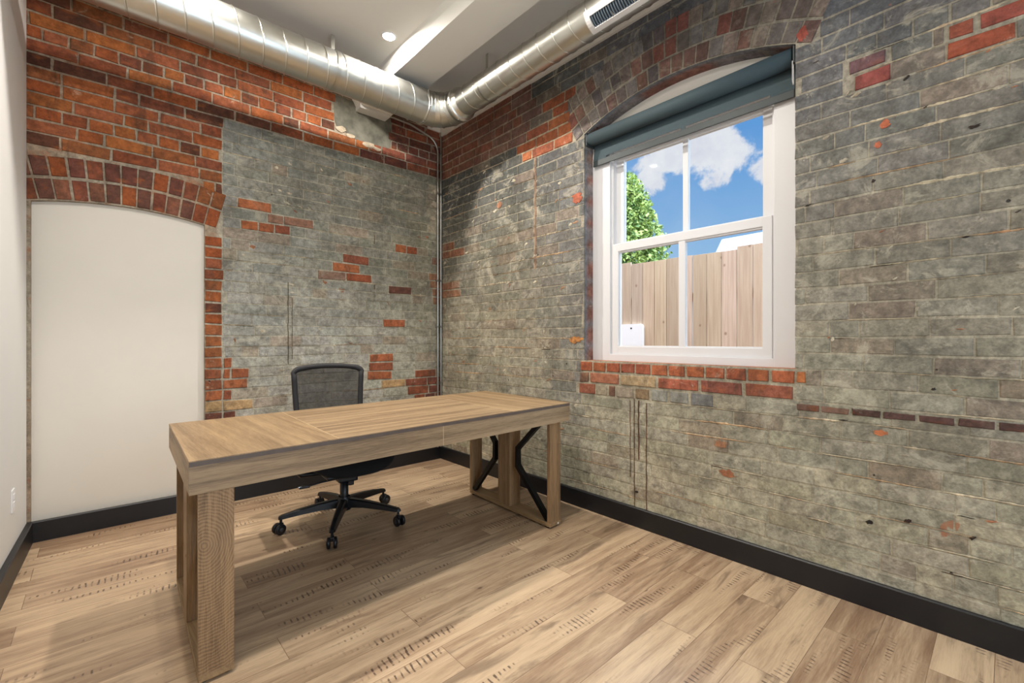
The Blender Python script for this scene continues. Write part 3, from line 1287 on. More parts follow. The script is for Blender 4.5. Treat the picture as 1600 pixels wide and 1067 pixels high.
def wcol(u, z, rnd):
    c = rnd.choice([rgb(112, 100, 96), rgb(132, 118, 108), rgb(108, 84, 78), rgb(98, 90, 90), rgb(150, 136, 122),
                    rgb(124, 94, 84), rgb(118, 112, 108)])
    if rnd.random() < 0.06:
        c = rgb(134, 86, 76)
    return vary(with_a(c, 0.55), rnd, 0.12)


av = math.asin((OU1 + 0.09 - OC) / (OR_ + 0.05))
voussoirs(mb, PW, OC, OZC, OR_ + 0.003, [(0.108, 0.008), (0.112, 0.008), (0.112, 0.008)], -av, av, 0.077, rnd, wcol,
          0.005, keep=lambda u, z: z < ZC - 0.05)
# small bare spots
for (u0, u1, z0, z1, c) in ((1.69, 1.785, 2.13, 2.215, rgb(186, 92, 66)), (1.66, 1.79, 1.145, 1.198, rgb(206, 138, 66)),
                            (3.105, 3.155, 2.60, 2.67, rgb(178, 70, 62)), (3.42, 3.455, 2.075, 2.115, rgb(196, 98, 66)),
                            (2.70, 2.78, 0.58, 0.625, rgb(168, 124, 92)), (2.735, 2.82, 0.43, 0.475, rgb(186, 116, 76)),
                            (3.39, 3.445, 0.757, 0.782, rgb(206, 116, 66)), (3.40, 3.425, 2.0, 2.03, rgb(196, 98, 66)),
                            (0.86, 0.93, 2.28, 2.34, rgb(160, 110, 82))):
    k = 22
    c = tuple(lerp(c, rgb(140, 110, 92), 0.35))
    cu, cz = (u0 + u1) / 2, (z0 + z1) / 2
    poly = []
    for i in range(k):
        a = 2 * PI * i / k
        poly.append((cu + (u1 - u0) / 2 * math.cos(a) * rnd.uniform(0.6, 1.2),
                     cz + (z1 - z0) / 2 * math.sin(a) * rnd.uniform(0.6, 1.2)))
    mb.add([PW(p[0], p[1], 0.0055) for p in poly] + [PW(p[0], p[1], 0.0) for p in poly],
           [list(range(k))] + [(i, (i + 1) % k, k + (i + 1) % k, k + i) for i in range(k)], 0, with_a(c, 0.0))
# rust runs under the window
for (u0, z0, z1, w) in ((2.175, 0.30, 0.785, 0.005), (2.205, 0.10, 0.80, 0.006), (2.235, 0.42, 0.79, 0.009),
                        (2.29, 0.08, 0.78, 0.006)):
    pts = []
    n = 12
    for i in range(n + 1):
        zz = z0 + (z1 - z0) * i / n
        pts.append((u0 + rnd.uniform(-0.002, 0.002), zz))
    vs = []
    for (pu, pz) in pts:
        vs += [PW(pu - w / 2, pz, 0.0042), PW(pu + w / 2, pz, 0.0042)]
    mb.add(vs, [(2 * i, 2 * i + 1, 2 * i + 3, 2 * i + 2) for i in range(n)], 0, with_a(rgb(92, 66, 54), 0.1))
# reveal of the opening: jambs, arch soffit, sill
RD = 0.30
pts = [(OU0, OZ0)] + [(OU0 + (OU1 - OU0) * i / 20.0, open_top(OU0 + (OU1 - OU0) * i / 20.0)) for i in range(21)] + \
      [(OU1, OZ0)]
n = len(pts)
dense = []
for i in range(n - 1):
    (a0, b0), (a1, b1) = pts[i], pts[i + 1]
    m_ = max(1, int(abs(b1 - b0) / 0.05))
    for k in range(m_):
        dense.append((a0 + (a1 - a0) * k / m_, b0 + (b1 - b0) * k / m_))
dense.append(pts[-1])
n = len(dense)
deps = [0.0, 0.012, 0.05, 0.30]
vs, cols = [], []
for dd in deps:
    for i, (a, b) in enumerate(dense):
        vs.append(PW(a, b, -dd))
        c = rgb(118, 122, 128) if dd < 0.03 else (rgb(134, 92, 80) if (int(b / CH) % 2) else rgb(126, 118, 118))
        cols.append(with_a(c, 0.5))
fs = []
for q in range(len(deps) - 1):
    for i in range(n - 1):
        fs.append((q * n + i, q * n + i + 1, (q + 1) * n + i + 1, (q + 1) * n + i))
mb.add(vs, fs, 0, cols)
mb.add([PW(OU0, OZ0, 0), PW(OU1, OZ0, 0), PW(OU1, OZ0, -RD), PW(OU0, OZ0, -RD)], [(0, 1, 2, 3)], 0,
       with_a(rgb(176, 120, 92), 0.1))
# outer face of the wall
ob = MB()
mb2 = mb


def PWo(u, z, dd):
    return (RD, -u, z)


backing(mb, PWo, [-0.32, OU0] + [OU0 + (OU1 - OU0) * i / 20 for i in range(21)] + [OU1, UW1 + 0.2], ZC + 0.25, ho,
        lambda u, z: with_a(rgb(150, 90, 70), 0), step=0.4)
wall_right = struct(mb.build('wall_right', [M_BRICK, M_MORTAR], colors=True, recalc=False))

# ---- white drywall edge strip along the top of both brick walls
mb = MB()
mb.box((-0.022, YF, 3.175), (0.0, 0.0, ZC), 0.002)
struct(mb.build('trim_1', M_TRIM))
mb = MB()
mb.box((-0.16, -0.020, 3.215), (-0.022, 0.0, ZC), 0.002)
struct(mb.build('trim_2', M_TRIM))
mb = MB()
mb.box((-0.872, -0.10, 3.142), (-0.60, 0.0, ZC), 0.002)
tag(mb.build('ceiling_box', plain('white box paint', rgb(226, 224, 220), 0.6)), 'small white boxed cover against the brick under the big duct', 'box')

# ---- baseboards
BH = 0.120
mb = MB()
mb.prism([(0, 0), (-0.018, 0), (-0.018, BH - 0.006), (-0.013, BH), (0, BH)], 'x', xleft(0), 0.0)
for i in range(len(mb.v)):
    pass
struct(mb.build('baseboard_back', M_BASE))
mb = MB()
mb.prism([(0, 0), (-0.018, 0), (-0.018, BH - 0.006), (-0.013, BH), (0, BH)], 'y', YF, -0.018)
struct(mb.build('baseboard_right', M_BASE))
mb = MB()
n_ = 0.026
ya, yb = -0.02, YF
vs = []
for (off, zz) in ((0, 0), (n_, 0), (n_, BH - 0.004), (n_ - 0.004, BH), (0, BH)):
    vs += [(xleft(ya) + off, ya, zz), (xleft(yb) + off, yb, zz)]
fs = [(2 * i, 2 * i + 1, (2 * i + 3) % 10, (2 * i + 2) % 10) for i in range(5)] + [(0, 2, 4, 6, 8), (1, 3, 5, 7, 9)]
mb.add(vs, fs)
struct(mb.build('baseboard_left', M_BASE))

# ------------------------------------------------------------------ window_1
wx = 0.10
Y = lambda u: -u
mb = MB()
FZ0, FZ1 = 1.025, 2.56
FX1 = 0.22
mb.box((wx, -1.945, FZ0), (FX1, -1.797, FZ1), 0.003)
mb.box((wx, -3.11, FZ0), (FX1, -2.97, FZ1), 0.003)
mb.box((wx, -2.972, FZ0), (FX1, -1.943, 1.073), 0.003)
mb.box((wx, -2.972, 2.46), (FX1, -1.943, FZ1), 0.003)
# inner stop bead
mb.box((wx + 0.02, -1.960, 1.073), (FX1, -1.943, 2.46), 0.002)
mb.box((wx + 0.02, -2.972, 1.073), (FX1, -2.957, 2.46), 0.002)
win = struct(mb.build('window_1', M_VINYL))
mb = MB()
mb.prism([(-3.11, FZ1 - 0.01)] + [(-(OU1 - (OU1 - OU0) * i / 16.0), open_top(OU1 - (OU1 - OU0) * i / 16.0) + 0.01)
                                  for i in range(17)] + [(-1.79, FZ1 - 0.01)], 'x', wx + 0.01, wx + 0.06)
mb.build('arch_panel', M_WALLW, win)


def sash(x0, x1, y0, y1, z0, z1, st, rb, rt, mull, name):
    mb = MB()
    b = 0.0025
    mb.box((x0, y0, z0), (x1, y0 + st, z1), b)
    mb.box((x0, y1 - st, z0), (x1, y1, z1), b)
    mb.box((x0, y0 + st - .001, z0), (x1, y1 - st + .001, z0 + rb), b)
    mb.box((x0, y0 + st - .001, z1 - rt), (x1, y1 - st + .001, z1), b)
    ym = (y0 + y1) / 2
    mb.box((x0 + 0.004, ym - mull / 2, z0 + rb - .001), (x1 - 0.004, ym + mull / 2, z1 - rt + .001), b)
    # glazing bead
    for (a, c) in ((y0 + st, ym - mull / 2), (ym + mull / 2, y1 - st)):
        mb.box((x0 + 0.008, a - .001, z1 - rt - 0.010), (x1 - 0.002, c + .001, z1 - rt + .001), 0.001)
        mb.box((x0 + 0.008, a - .001, z0 + rb - .001), (x1 - 0.002, c + .001, z0 + rb + 0.007), 0.001)
    o = mb.build(name, M_VINYL, win)
    g = MB()
    xm = (x0 + x1) / 2 + 0.004
    for (a, c) in ((y0 + st, ym - mull / 2), (ym + mull / 2, y1 - st)):
        g.box((xm - 0.002, a - 0.004, z0 + rb - 0.004), (xm + 0.002, c + 0.004, z1 - rt + 0.004))
    g.build('glass_pane', M_GLASS, o)


sash(0.112, 0.148, -2.958, -1.957, 1.073, 1.825, 0.047, 0.052, 0.052, 0.042, 'lower_sash')
sash(0.158, 0.192, -2.958, -1.957, 1.79, 2.46, 0.060, 0.045, 0.05, 0.034, 'upper_sash')

# ------------------------------------------------------------------ roller blind
bl = thing('roller_blind', 'dark slate roller blind rolled down a little across the top of the arched window', 'blind',
           (0.05, -2.45, 2.56))


def rel(o, p):
    return Vector(p) - Vector(o.location)


def build_rel(mb, name, mats, parent, **kw):
    """build with vertices given in world space under a translated (unrotated) parent"""
    L = Vector(parent.location)
    mb.v = [tuple(Vector(p) - L) for p in mb.v]
    return mb.build(name, mats, parent, **kw)


RX, RZ, RRAD = 0.052, 2.572, 0.046
mb = MB()
Mr = Matrix.Translation((RX, -3.075, RZ)) @ Matrix.Rotation(-PI / 2, 4, 'X')
mb.lathe([(0.0, 0.0), (RRAD, 0.0), (RRAD, 1.258), (0.0, 1.258)], 36, Mr)
build_rel(mb, 'roller', M_BLIND, bl)
mb = MB()
FXf = 0.078
mb.add([(RX + RRAD - 0.006, -1.822, RZ - 0.01), (RX + RRAD - 0.006, -3.072, RZ - 0.01), (FXf, -3.072, 2.440), (FXf, -1.822, 2.440),
        (RX + RRAD - 0.004, -1.822, RZ - 0.01), (RX + RRAD - 0.004, -3.072, RZ - 0.01), (FXf + 0.002, -3.072, 2.440), (FXf + 0.002, -1.822, 2.440)],
       [(0, 1, 2, 3), (4, 7, 6, 5), (0, 3, 7, 4), (1, 5, 6, 2), (0, 4, 5, 1)])
mb.box((FXf - 0.001, -1.93, 2.426), (FXf + 0.003, -1.822, 2.441))
mb.box((FXf - 0.001, -3.072, 2.426), (FXf + 0.003, -2.96, 2.441))
mb.box((FXf - 0.001, -2.50, 2.426), (FXf + 0.003, -2.47, 2.441))
build_rel(mb, 'fabric', M_BLIND, bl)
mb = MB()
mb.box((FXf - 0.004, -3.072, 2.386), (FXf + 0.004, -1.822, 2.427), 0.003)
build_rel(mb, 'hem_bar', M_BLINDBAR, bl)
for yy in (-3.088, -1.812):
    mb = MB()
    mb.box((0.008, yy - 0.005, 2.522), (0.098, yy + 0.005, 2.622), 0.004)
    build_rel(mb, 'bracket', M_BLINDBAR, bl)
mb = MB()
pts = [(0.02, -3.079, 2.54 - 0.012 * i) for i in range(9)] + [(0.026, -3.080, 2.425), (0.036, -3.080, 2.43)] + \
      [(0.038, -3.079, 2.44 + 0.012 * i) for i in range(9)]
mb.tube(pts, 0.002, 8)
build_rel(mb, 'bead_chain', M_PLATE, bl)['label'] = 'white bead chain'

# ------------------------------------------------------------------ duct work
DU1R, DU2R = 0.127, 0.0995
DY, DX, DZ = -0.68, -0.41, 3.012
duct = thing('air_duct', 'galvanised spiral air duct running round the brick corner under the ceiling', 'duct',
             (DX, DY, DZ))


def seam_rings(mb, p0, p1, rad, pitch, slant=0.0, start=0.0, r=0.0040):
    p0, p1 = Vector(p0), Vector(p1)
    ax = (p1 - p0).normalized()
    L = (p1 - p0).length
    a = ax.orthogonal().normalized()
    b = ax.cross(a)
    n = 40
    s = start
    # one continuous lock seam winding along the pipe
    pts = []
    turns = (L - start) / pitch
    tot = int(turns * n)
    for i in range(tot + 1):
        t = i / n
        th = 2 * PI * t
        pts.append(p0 + ax * (start + pitch * t) + (a * math.cos(th) + b * math.sin(th)) * (rad + 0.0008))
    vs, fs = [], []
    w = 0.0045
    for i, p in enumerate(pts):
        th = 2 * PI * i / n
        rdl = (a * math.cos(th) + b * math.sin(th))
        vs += [p - ax * w, p + rdl * r, p + ax * w]
    for i in range(len(pts) - 1):
        fs += [(3 * i, 3 * i + 1, 3 * i + 4, 3 * i + 3), (3 * i + 1, 3 * i + 2, 3 * i + 5, 3 * i + 4)]
    mb.add(vs, fs, 1, (1, 1, 1, 1), True)


EX = 0.20   # elbow centreline radius
mb = MB()
A = (xleft(DY) - 0.02, DY, DZ)
Bp = (DX - EX, DY, DZ)
mb.tube([A, ((A[0] + Bp[0]) / 2, DY, DZ), Bp], DU1R, 56, 0, True, False)
seam_rings(mb, A, Bp, DU1R, 0.128)
build_rel(mb, 'duct_pipe', [M_DUCT, M_DUCTSEAM], duct)['label'] = 'wide pipe along the back wall'
mb = MB()
C_ = (DX, DY - EX - 0.02, DZ)
D_ = (DX, YF, DZ)
mb.tube([C_, (DX, -3.0, DZ), D_], DU2R, 52, 0, True, False)
seam_rings(mb, C_, D_, DU2R, 0.128, start=0.05)
build_rel(mb, 'duct_pipe', [M_DUCT, M_DUCTSEAM], duct)['label'] = 'narrower pipe along the window wall'
# elbow: five gores
mb = MB()
cen = Vector((DX - EX, DY - EX, DZ))
ang = [90, 67.5, 45, 22.5, 0]
pts = []
for a in ang:
    a = R(a)
    pts.append(cen + Vector((math.cos(a), math.sin(a), 0)) * EX)
rads = [DU1R + 0.002] * 3 + [DU1R - 0.004, DU1R - 0.010]
n = 48
vs = []
fs = []
for i, a in enumerate(ang):
    rr_ = R(a)
    rad_dir = Vector((math.cos(rr_), math.sin(rr_), 0))
    for j in range(n):
        th = 2 * PI * j / n
        vs.append(pts[i] + rad_dir * math.cos(th) * rads[i] + Vector((0, 0, 1)) * math.sin(th) * rads[i])
for i in range(len(ang) - 1):
    b0 = [vs[i * n + j] for j in range(n)]
    b1 = [vs[(i + 1) * n + j] for j in range(n)]
    mb.add(b0 + b1, [(j, (j + 1) % n, n + (j + 1) % n, n + j) for j in range(n)], 0, (1, 1, 1, 1), True)
for i in range(len(ang)):
    rr_ = R(ang[i])
    tang = Vector((math.sin(rr_), -math.cos(rr_), 0))
    rad_dir = Vector((math.cos(rr_), math.sin(rr_), 0))
    ring = []
    for j in range(n + 1):
        th = 2 * PI * j / n
        ring.append(pts[i] + (rad_dir * math.cos(th) + Vector((0, 0, 1)) * math.sin(th)) * (rads[i] + 0.001))
    mb.tube(ring, 0.0035, 6, 1, True, False)
build_rel(mb, 'elbow', [M_DUCT, M_DUCTSEAM], duct)
# draw band and reducer at the narrow side
mb = MB()
Mq = Matrix.Translation((DX, DY - EX + 0.004, DZ)) @ Matrix.Rotation(PI / 2, 4, 'X')
mb.lathe([(DU1R - 0.010, -0.002), (DU1R - 0.002, 0.0), (DU1R - 0.002, 0.05), (DU1R - 0.008, 0.052), (DU2R + 0.008, 0.058),
          (DU2R + 0.004, 0.085), (DU2R, 0.09)], 48, Mq)
build_rel(mb, 'collar', M_DUCT, duct)
mb = MB()
Mq = Matrix.Translation((DX - EX - 0.004, DY, DZ)) @ Matrix.Rotation(-PI / 2, 4, 'Y')
mb.lathe([(DU1R, -0.002), (DU1R + 0.003, 0.0), (DU1R + 0.003, 0.018), (DU1R, 0.02)], 48, Mq)
build_rel(mb, 'collar', M_DUCT, duct)
# screws
for (px, py, pr, ax) in ((DX - EX - 0.012, DY, DU1R + 0.004, 'x'), (DX, DY - EX - 0.03, DU1R, 'y')):
    for k in range(6):
        th = 2 * PI * (k + 0.3) / 6
        if ax == 'x':
            c = Vector((px, py + math.cos(th) * pr, DZ + math.sin(th) * pr))
        else:
            c = Vector((px + math.cos(th) * pr, py, DZ + math.sin(th) * pr))
        mb = MB()
        bm = bmesh.new()
        bmesh.ops.create_uvsphere(bm, u_segments=8, v_segments=6, radius=0.005)
        mb.from_bm(bm, 0, True, Matrix.Translation(c))
        build_rel(mb, 'screw', M_CHROME, duct)


def hanger(c, axis, rad):
    mb = MB()
    n = 32
    pts = []
    for j in range(n + 1):
        th = PI / 2 + 2 * PI * j / n
        o = Vector((0, math.cos(th), math.sin(th))) if axis == 'x' else Vector((math.cos(th), 0, math.sin(th)))
        pts.append(Vector(c) + o * (rad + 0.0035))
    vs, fs = [], []
    ax = Vector((1, 0, 0)) if axis == 'x' else Vector((0, 1, 0))
    for p in pts:
        vs += [p - ax * 0.012, p + ax * 0.012]
    mb.add(vs, [(2 * i, 2 * i + 1, 2 * i + 3, 2 * i + 2) for i in range(n)], 0, (1, 1, 1, 1), True)
    top = Vector(c) + Vector((0, 0, rad))
    up = (0, 1, 0) if axis == 'x' else (1, 0, 0)
    mb.bar([top, (top.x, top.y, ZC)], 0.024, 0.003, up)
    mb.box((top.x - 0.008, top.y - 0.008, top.z), (top.x + 0.008, top.y + 0.008, top.z + 0.02), 0.002)
    build_rel(mb, 'hanger_strap', M_DUCTSEAM, duct)


hanger((-1.32, DY, DZ), 'x', DU1R)
hanger((DX, -1.23, DZ), 'y', DU2R)
hanger((DX, -2.9, DZ), 'y', DU2R)

# register on the narrow duct
mb = MB()
ra, rb_ = -2.21, -2.90
th0, th1 = R(196), R(262)


def onduct(th, y, r):
    return Vector((DX + math.cos(th) * r, y, DZ + math.sin(th) * r))


segs = 12


def shell(mb, ta, tb, y0, y1, r0, r1, mi=0):
    ns = 8
    vs = []
    for i in range(ns + 1):
        th = ta + (tb - ta) * i / ns
        for (rr_, yy) in ((r0, y0), (r0, y1), (r1, y0), (r1, y1)):
            vs.append(onduct(th, yy, rr_))
    fs = []
    for i in range(ns):
        a, b = 4 * i, 4 * i + 4
        fs += [(a, a + 1, b + 1, b), (a + 2, b + 2, b + 3, a + 3), (a, b, b + 2, a + 2), (a + 1, a + 3, b + 3, b + 1)]
    fs += [(0, 2, 3, 1), (4 * ns, 4 * ns + 1, 4 * ns + 3, 4 * ns + 2)]
    mb.add(vs, fs, mi, (1, 1, 1, 1), False)


ri, ro = DU2R + 0.002, DU2R + 0.014
shell(mb, th0, th0 + R(17), ra, rb_, ri, ro)
shell(mb, th1 - R(15), th1, ra, rb_, ri, ro)
shell(mb, th0, th1, ra, ra - 0.03, ri, ro)
shell(mb, th0, th1, rb_ + 0.03, rb_, ri, ro)
reg = build_rel(mb, 'vent_register', M_REG, duct)
mb = MB()
shell(mb, th0 + R(16), th1 - R(14), ra - 0.028, rb_ + 0.028, ri - 0.001, ri + 0.001)
mb.build('dark_opening', M_REGDARK, reg).location = (0, 0, 0)
reg.children[0].data.transform(Matrix.Translation(-Vector(duct.location)))
mb = MB()
y_ = ra - 0.04
while y_ > rb_ + 0.03:
    shell(mb, th0 + R(16), th1 - R(14), y_, y_ - 0.0035, ri, ri + 0.008)
    y_ -= 0.0155
o = mb.build('louvres', plain('grey louvre', rgb(120, 134, 146), 0.4), reg)
o.data.transform(Matrix.Translation(-Vector(duct.location)))

# ------------------------------------------------------------------ conduits in the corner
mb = MB()
y0 = -0.030
mb.tube([(-0.020, y0, 0.12), (-0.020, y0, 3.19), (-0.020, y0, 3.21)], 0.0095, 14)
co = mb.build('steel_conduit', M_CONDUIT, loc=(-0.020, y0, 0.12))
tag(co, 'straight thin steel conduit rising right in the brick corner', 'conduit')
for z in (0.75, 1.30, 1.75, 2.6, 3.0):
    cl = MB()
    cl.box((-0.032, y0 - 0.012, z - 0.008), (-0.008, -0.003, z + 0.008), 0.002)
    o = cl.build('clamp', M_CONDUIT, co)
    o.data.transform(Matrix.Translation((0.020, -y0, -0.12)))
mb = MB()
pts = [(-0.056, y0, 0.12), (-0.056, y0, 3.00)]
for i in range(1, 9):
    a = R(90) * i / 8 * 0.8
    pts.append((-0.056 - 0.14 * (1 - math.cos(a)), y0, 3.00 + 0.14 * math.sin(a)))
pts.append((-0.36, y0, 3.185))
pts.append((-0.60, y0, 3.19))
mb.tube(pts, 0.0095, 14)
co2 = mb.build('steel_conduit', M_CONDUIT, loc=(-0.056, y0, 0.12))
tag(co2, 'thin steel conduit in the corner that bends left under the duct', 'conduit')
for z in (0.75, 1.30, 1.75, 2.6):
    cl = MB()
    cl.box((-0.068, y0 - 0.012, z - 0.008), (-0.044, -0.003, z + 0.008), 0.002)
    o = cl.build('clamp', M_CONDUIT, co2)
    o.data.transform(Matrix.Translation((0.056, -y0, -0.12)))


# ------------------------------------------------------------------ recessed ceiling lights
def potlight(x, y, label, power):
    t = thing('recessed_light', label, 'ceiling light', (x, y, ZC))
    mb = MB()
    mb.lathe([(0.036, -0.001), (0.037, -0.006), (0.046, -0.006), (0.050, -0.003), (0.050, 0.0)], 32)
    mb.build('trim_ring', M_PLATE, t)
    mb = MB()
    mb.lathe([(0.0, -0.0025), (0.037, -0.0025), (0.037, -0.001), (0.0, -0.001)], 32)
    mb.build('lens', M_LENS, t)
    l_ = bpy.data.lights.new('lamp_glow', 'AREA')
    l_.shape = 'DISK'
    l_.size = 0.072
    l_.energy = power
    l_.color = (1.0, 0.94, 0.86)
    lo = bpy.data.objects.new('lamp_glow', l_)
    COL.objects.link(lo)
    lo.parent = t
    lo.location = (0, 0, -0.004)
    return t


potlight(-1.03, -0.927, 'lit recessed ceiling light between the duct and the dropped bulkhead', POT_POWER * 1.35)
potlight(-2.05, -0.927, 'recessed ceiling light over the plastered arch beyond the top of the picture', POT_POWER * 0.42)
potlight(-1.03, -2.22, 'recessed ceiling light over the right front edge of the desk', POT_POWER * 0.55)
potlight(-2.30, -2.22, 'recessed ceiling light over the left front edge of the desk', POT_POWER * 0.85)

# ------------------------------------------------------------------ outlet on the left wall
ly = -0.42
ot = thing('wall_outlet', 'white double outlet plate low on the white left wall', 'outlet', (xleft(ly), ly, 0.36),
           R(-2.0))
mb = MB()
mb.box((0, -0.035, -0.057), (0.006, 0.035, 0.057), 0.002)
mb.build('cover_plate', M_PLATE, ot)
for s in (-1, 1):
    mb = MB()
    mb.box((0.006, -0.017, s * 0.02 - 0.014), (0.009, 0.017, s * 0.02 + 0.014), 0.001)
    mb.build('socket', M_PLATE, ot)

# ------------------------------------------------------------------ desk
DROT = R(2.2)
desk = thing('office_desk', 'long oak veneer desk on open box legs with bent black braces', 'desk',
             (-2.279, -1.985, 0), DROT)
DL, DW, DH = 2.0, 0.885, 0.770
AZ = 0.656
TZ = 0.752
# top slab in three veneers
mb = MB()
mb.box((0, 0, TZ + 0.002), (0.502, DW, DH), 0.0015, 1)
mb.box((0.504, 0, TZ + 0.002), (1.496, DW, DH), 0.0015, 0)
mb.box((1.498, 0, TZ + 0.002), (DL, DW, DH), 0.0015, 1)
mb.box((0.001, 0.001, TZ), (DL - 0.001, DW - 0.001, DH - 0.003), 0, 2)
mb.box((0.500, 0.002, DH - 0.002), (0.506, DW - 0.002, DH - 0.0004), 0, 3)
mb.box((1.494, 0.002, DH - 0.002), (1.500, DW - 0.002, DH - 0.0004), 0, 3)
mb.box((0.0, -0.001, TZ - 0.001), (DL, 0.0005, DH - 0.004), 0, 2)
mb.build('desktop', [M_DESK_X, M_DESK_Y, M_EDGE, M_SEAM], desk)
mb = MB()
for (a, b) in ((0.0, 1.018), (1.021, DL)):
    mb.box((a, 0.0, AZ), (b, 0.020, TZ), 0.0015, 0)
    mb.box((a, DW - 0.020, AZ), (b, DW, TZ), 0.0015, 0)
mb.box((0.0, 0.020, AZ), (0.020, DW - 0.020, TZ), 0.0015, 1)
mb.box((DL - 0.020, 0.020, AZ), (DL, DW - 0.020, TZ), 0.0015, 1)
mb.box((1.0175, 0.001, AZ + 0.001), (1.0215, 0.018, TZ - 0.001), 0, 2)
mb.build('apron', [M_APRON, M_DESK_Y, M_SEAM], desk)


def legframe(x0, x1, sx, ringmat):
    """open box leg: foot board, front and rear uprights, middle post, two bent steel braces"""
    fr = MB()
    fr.box((x0, 0.022, 0.012), (x1, 0.872, 0.036), 0.0015)
    f = fr.build('foot_board', M_DESK_Y, desk)
    for (px, py) in ((x0 + 0.02, 0.05), (x1 - 0.02, 0.05), (x0 + 0.02, 0.845), (x1 - 0.02, 0.845)):
        g = MB()
        g.lathe([(0.0, 0.0), (0.012, 0.0), (0.012, 0.012), (0.0, 0.012)], 12, Matrix.Translation((px, py, 0)))
        g.build('levelling_foot', M_BLACK, f)
    a = MB()
    a.box((x0, 0.022, 0.036), (x1, 0.047, AZ if not ringmat else AZ), 0.0015)
    a.build('leg', M_DESK_RING if ringmat else M_DESK_Z, desk)
    a = MB()
    a.box((x0, 0.847, 0.036), (x1, 0.872, AZ), 0.0015)
    a.build('leg', M_DESK_Z, desk)
    a = MB()
    a.box((x0, 0.405, 0.036), (x1, 0.530, AZ), 0.0015)
    # cam-lock covers
    a.lathe([(0.0, 0.0), (0.006, 0.0), (0.006, 0.0015), (0.0, 0.0015)], 12,
            Matrix.Translation((x0, 0.42, 0.30)) @ Matrix.Rotation(-PI / 2, 4, 'Y'))
    a.build('middle_post', M_DESK_Z, desk)
    xm = (x0 + x1) / 2 + (0.02 if ringmat else -0.026)
    for pts in ([(0.115, AZ), (0.345, 0.440), (0.345, 0.325), (0.055, 0.040)],
                [(0.790, AZ), (0.590, 0.440), (0.590, 0.325), (0.835, 0.040)]):
        b = MB()
        b.bar([(xm, p[0], p[1]) for p in pts], 0.030, 0.030, (1, 0, 0))
        b.build('steel_brace', M_BLACK, desk)


legframe(0.028, 0.134, 1, True)
legframe(1.832, 1.934, -1, False)
# pale cap on the right foot
mb = MB()
mb.box((1.905, 0.019, 0.016), (1.913, 0.0225, 0.026), 0.001)
mb.build('foot_cap', M_PLATE, desk)

# the desk stands very slightly out of square
DSK = Matrix(((1, math.tan(R(3.8)), 0, 0), (0, 1, 0, 0), (0, 0, 1, 0), (0, 0, 0, 1)))
for o_ in desk.children_recursive:
    o_.data.transform(DSK)

# ------------------------------------------------------------------ office chair
ch = thing('office_chair', 'black office chair with mesh back and five-star wheeled base behind the desk', 'chair',
           (-1.340, -0.925, 0), R(-4))
mb = MB()
mb.lathe([(0.0, 0.085), (0.042, 0.085), (0.046, 0.10), (0.046, 0.155), (0.034, 0.168), (0.034, 0.170)], 28)
base = None
for k in range(5):
    a = R(166 + 72 * k + 4)
    dv = Vector((math.cos(a), math.sin(a), 0))
    sv = Vector((-math.sin(a), math.cos(a), 0))
    secs = [(0.03, 0.030, 0.105, 0.160), (0.14, 0.026, 0.108, 0.150), (0.27, 0.022, 0.098, 0.130),
            (0.362, 0.018, 0.088, 0.110), (0.376, 0.012, 0.088, 0.102)]
    vs = []
    for (r_, w, zl, zh) in secs:
        for (s, z) in ((-1, zl), (1, zl), (0.8, zh - 0.006), (0.5, zh), (-0.5, zh), (-0.8, zh - 0.006)):
            vs.append(dv * r_ + sv * (s * w) + Vector((0, 0, z)))
    fs = []
    for i in range(len(secs) - 1):
        for j in range(6):
            fs.append((6 * i + j, 6 * i + (j + 1) % 6, 6 * i + 6 + (j + 1) % 6, 6 * i + 6 + j))
    fs.append(tuple(range(6))[::-1])
    fs.append(tuple(range(6 * len(secs) - 6, 6 * len(secs))))
    mb.add(vs, fs, 0)
base = mb.build('star_base', M_CHAIR, ch)
for k in range(5):
    a = R(166 + 72 * k + 4)
    tw = R([200, 250, 280, 10, 90][k])
    c = Vector((math.cos(a), math.sin(a), 0)) * 0.362
    mb = MB()
    T = Matrix.Translation(c) @ Matrix.Rotation(tw, 4, 'Z')
    mb.lathe([(0.008, 0.05), (0.008, 0.09)], 10, T, 0)
    mb.box((-0.012, -0.012, 0.042), (0.024, 0.012, 0.066), 0.005, 0, T)
    for s in (-1, 1):
        W_ = T @ Matrix.Translation((0.012, s * 0.018, 0.0325)) @ Matrix.Rotation(PI / 2, 4, 'X')
        mb.lathe([(0.0, -0.010), (0.024, -0.010), (0.0312, -0.007), (0.0325, 0.0), (0.0312, 0.007), (0.024, 0.010),
                  (0.0, 0.010)], 24, W_, 0)
        H_ = T @ Matrix.Translation((0.012, s * 0.0295, 0.0325)) @ Matrix.Rotation(PI / 2, 4, 'X')
        mb.lathe([(0.0, -0.001), (0.012, -0.001), (0.012, 0.001), (0.0, 0.001)], 14, H_, 1)
    mb.build('caster', [M_CHAIR, plain('dark grey hub', rgb(60, 60, 64), 0.4)], base)
mb = MB()
mb.lathe([(0.026, 0.165), (0.026, 0.262), (0.018, 0.264), (0.018, 0.30)], 24)
mb.build('gas_column', M_CHAIR, ch)
mb = MB()
mb.box((-0.06, -0.09, 0.278), (0.06, 0.13, 0.335), 0.012)
mb.box((0.01, -0.06, 0.245), (0.045, 0.02, 0.29), 0.008)
mb.build('tilt_mechanism', M_CHAIR, ch)
mb = MB()
mb.tube([(-0.05, -0.05, 0.305), (-0.16, -0.06, 0.300), (-0.235, -0.065, 0.294)], 0.005, 10)
mb.box((-0.285, -0.077, 0.286), (-0.225, -0.053, 0.299), 0.005)
lv = mb.build('height_lever', M_CHAIR, ch)
mb = MB()
mb.box((-0.290, -0.072, 0.2885), (-0.268, -0.058, 0.3005), 0.004)
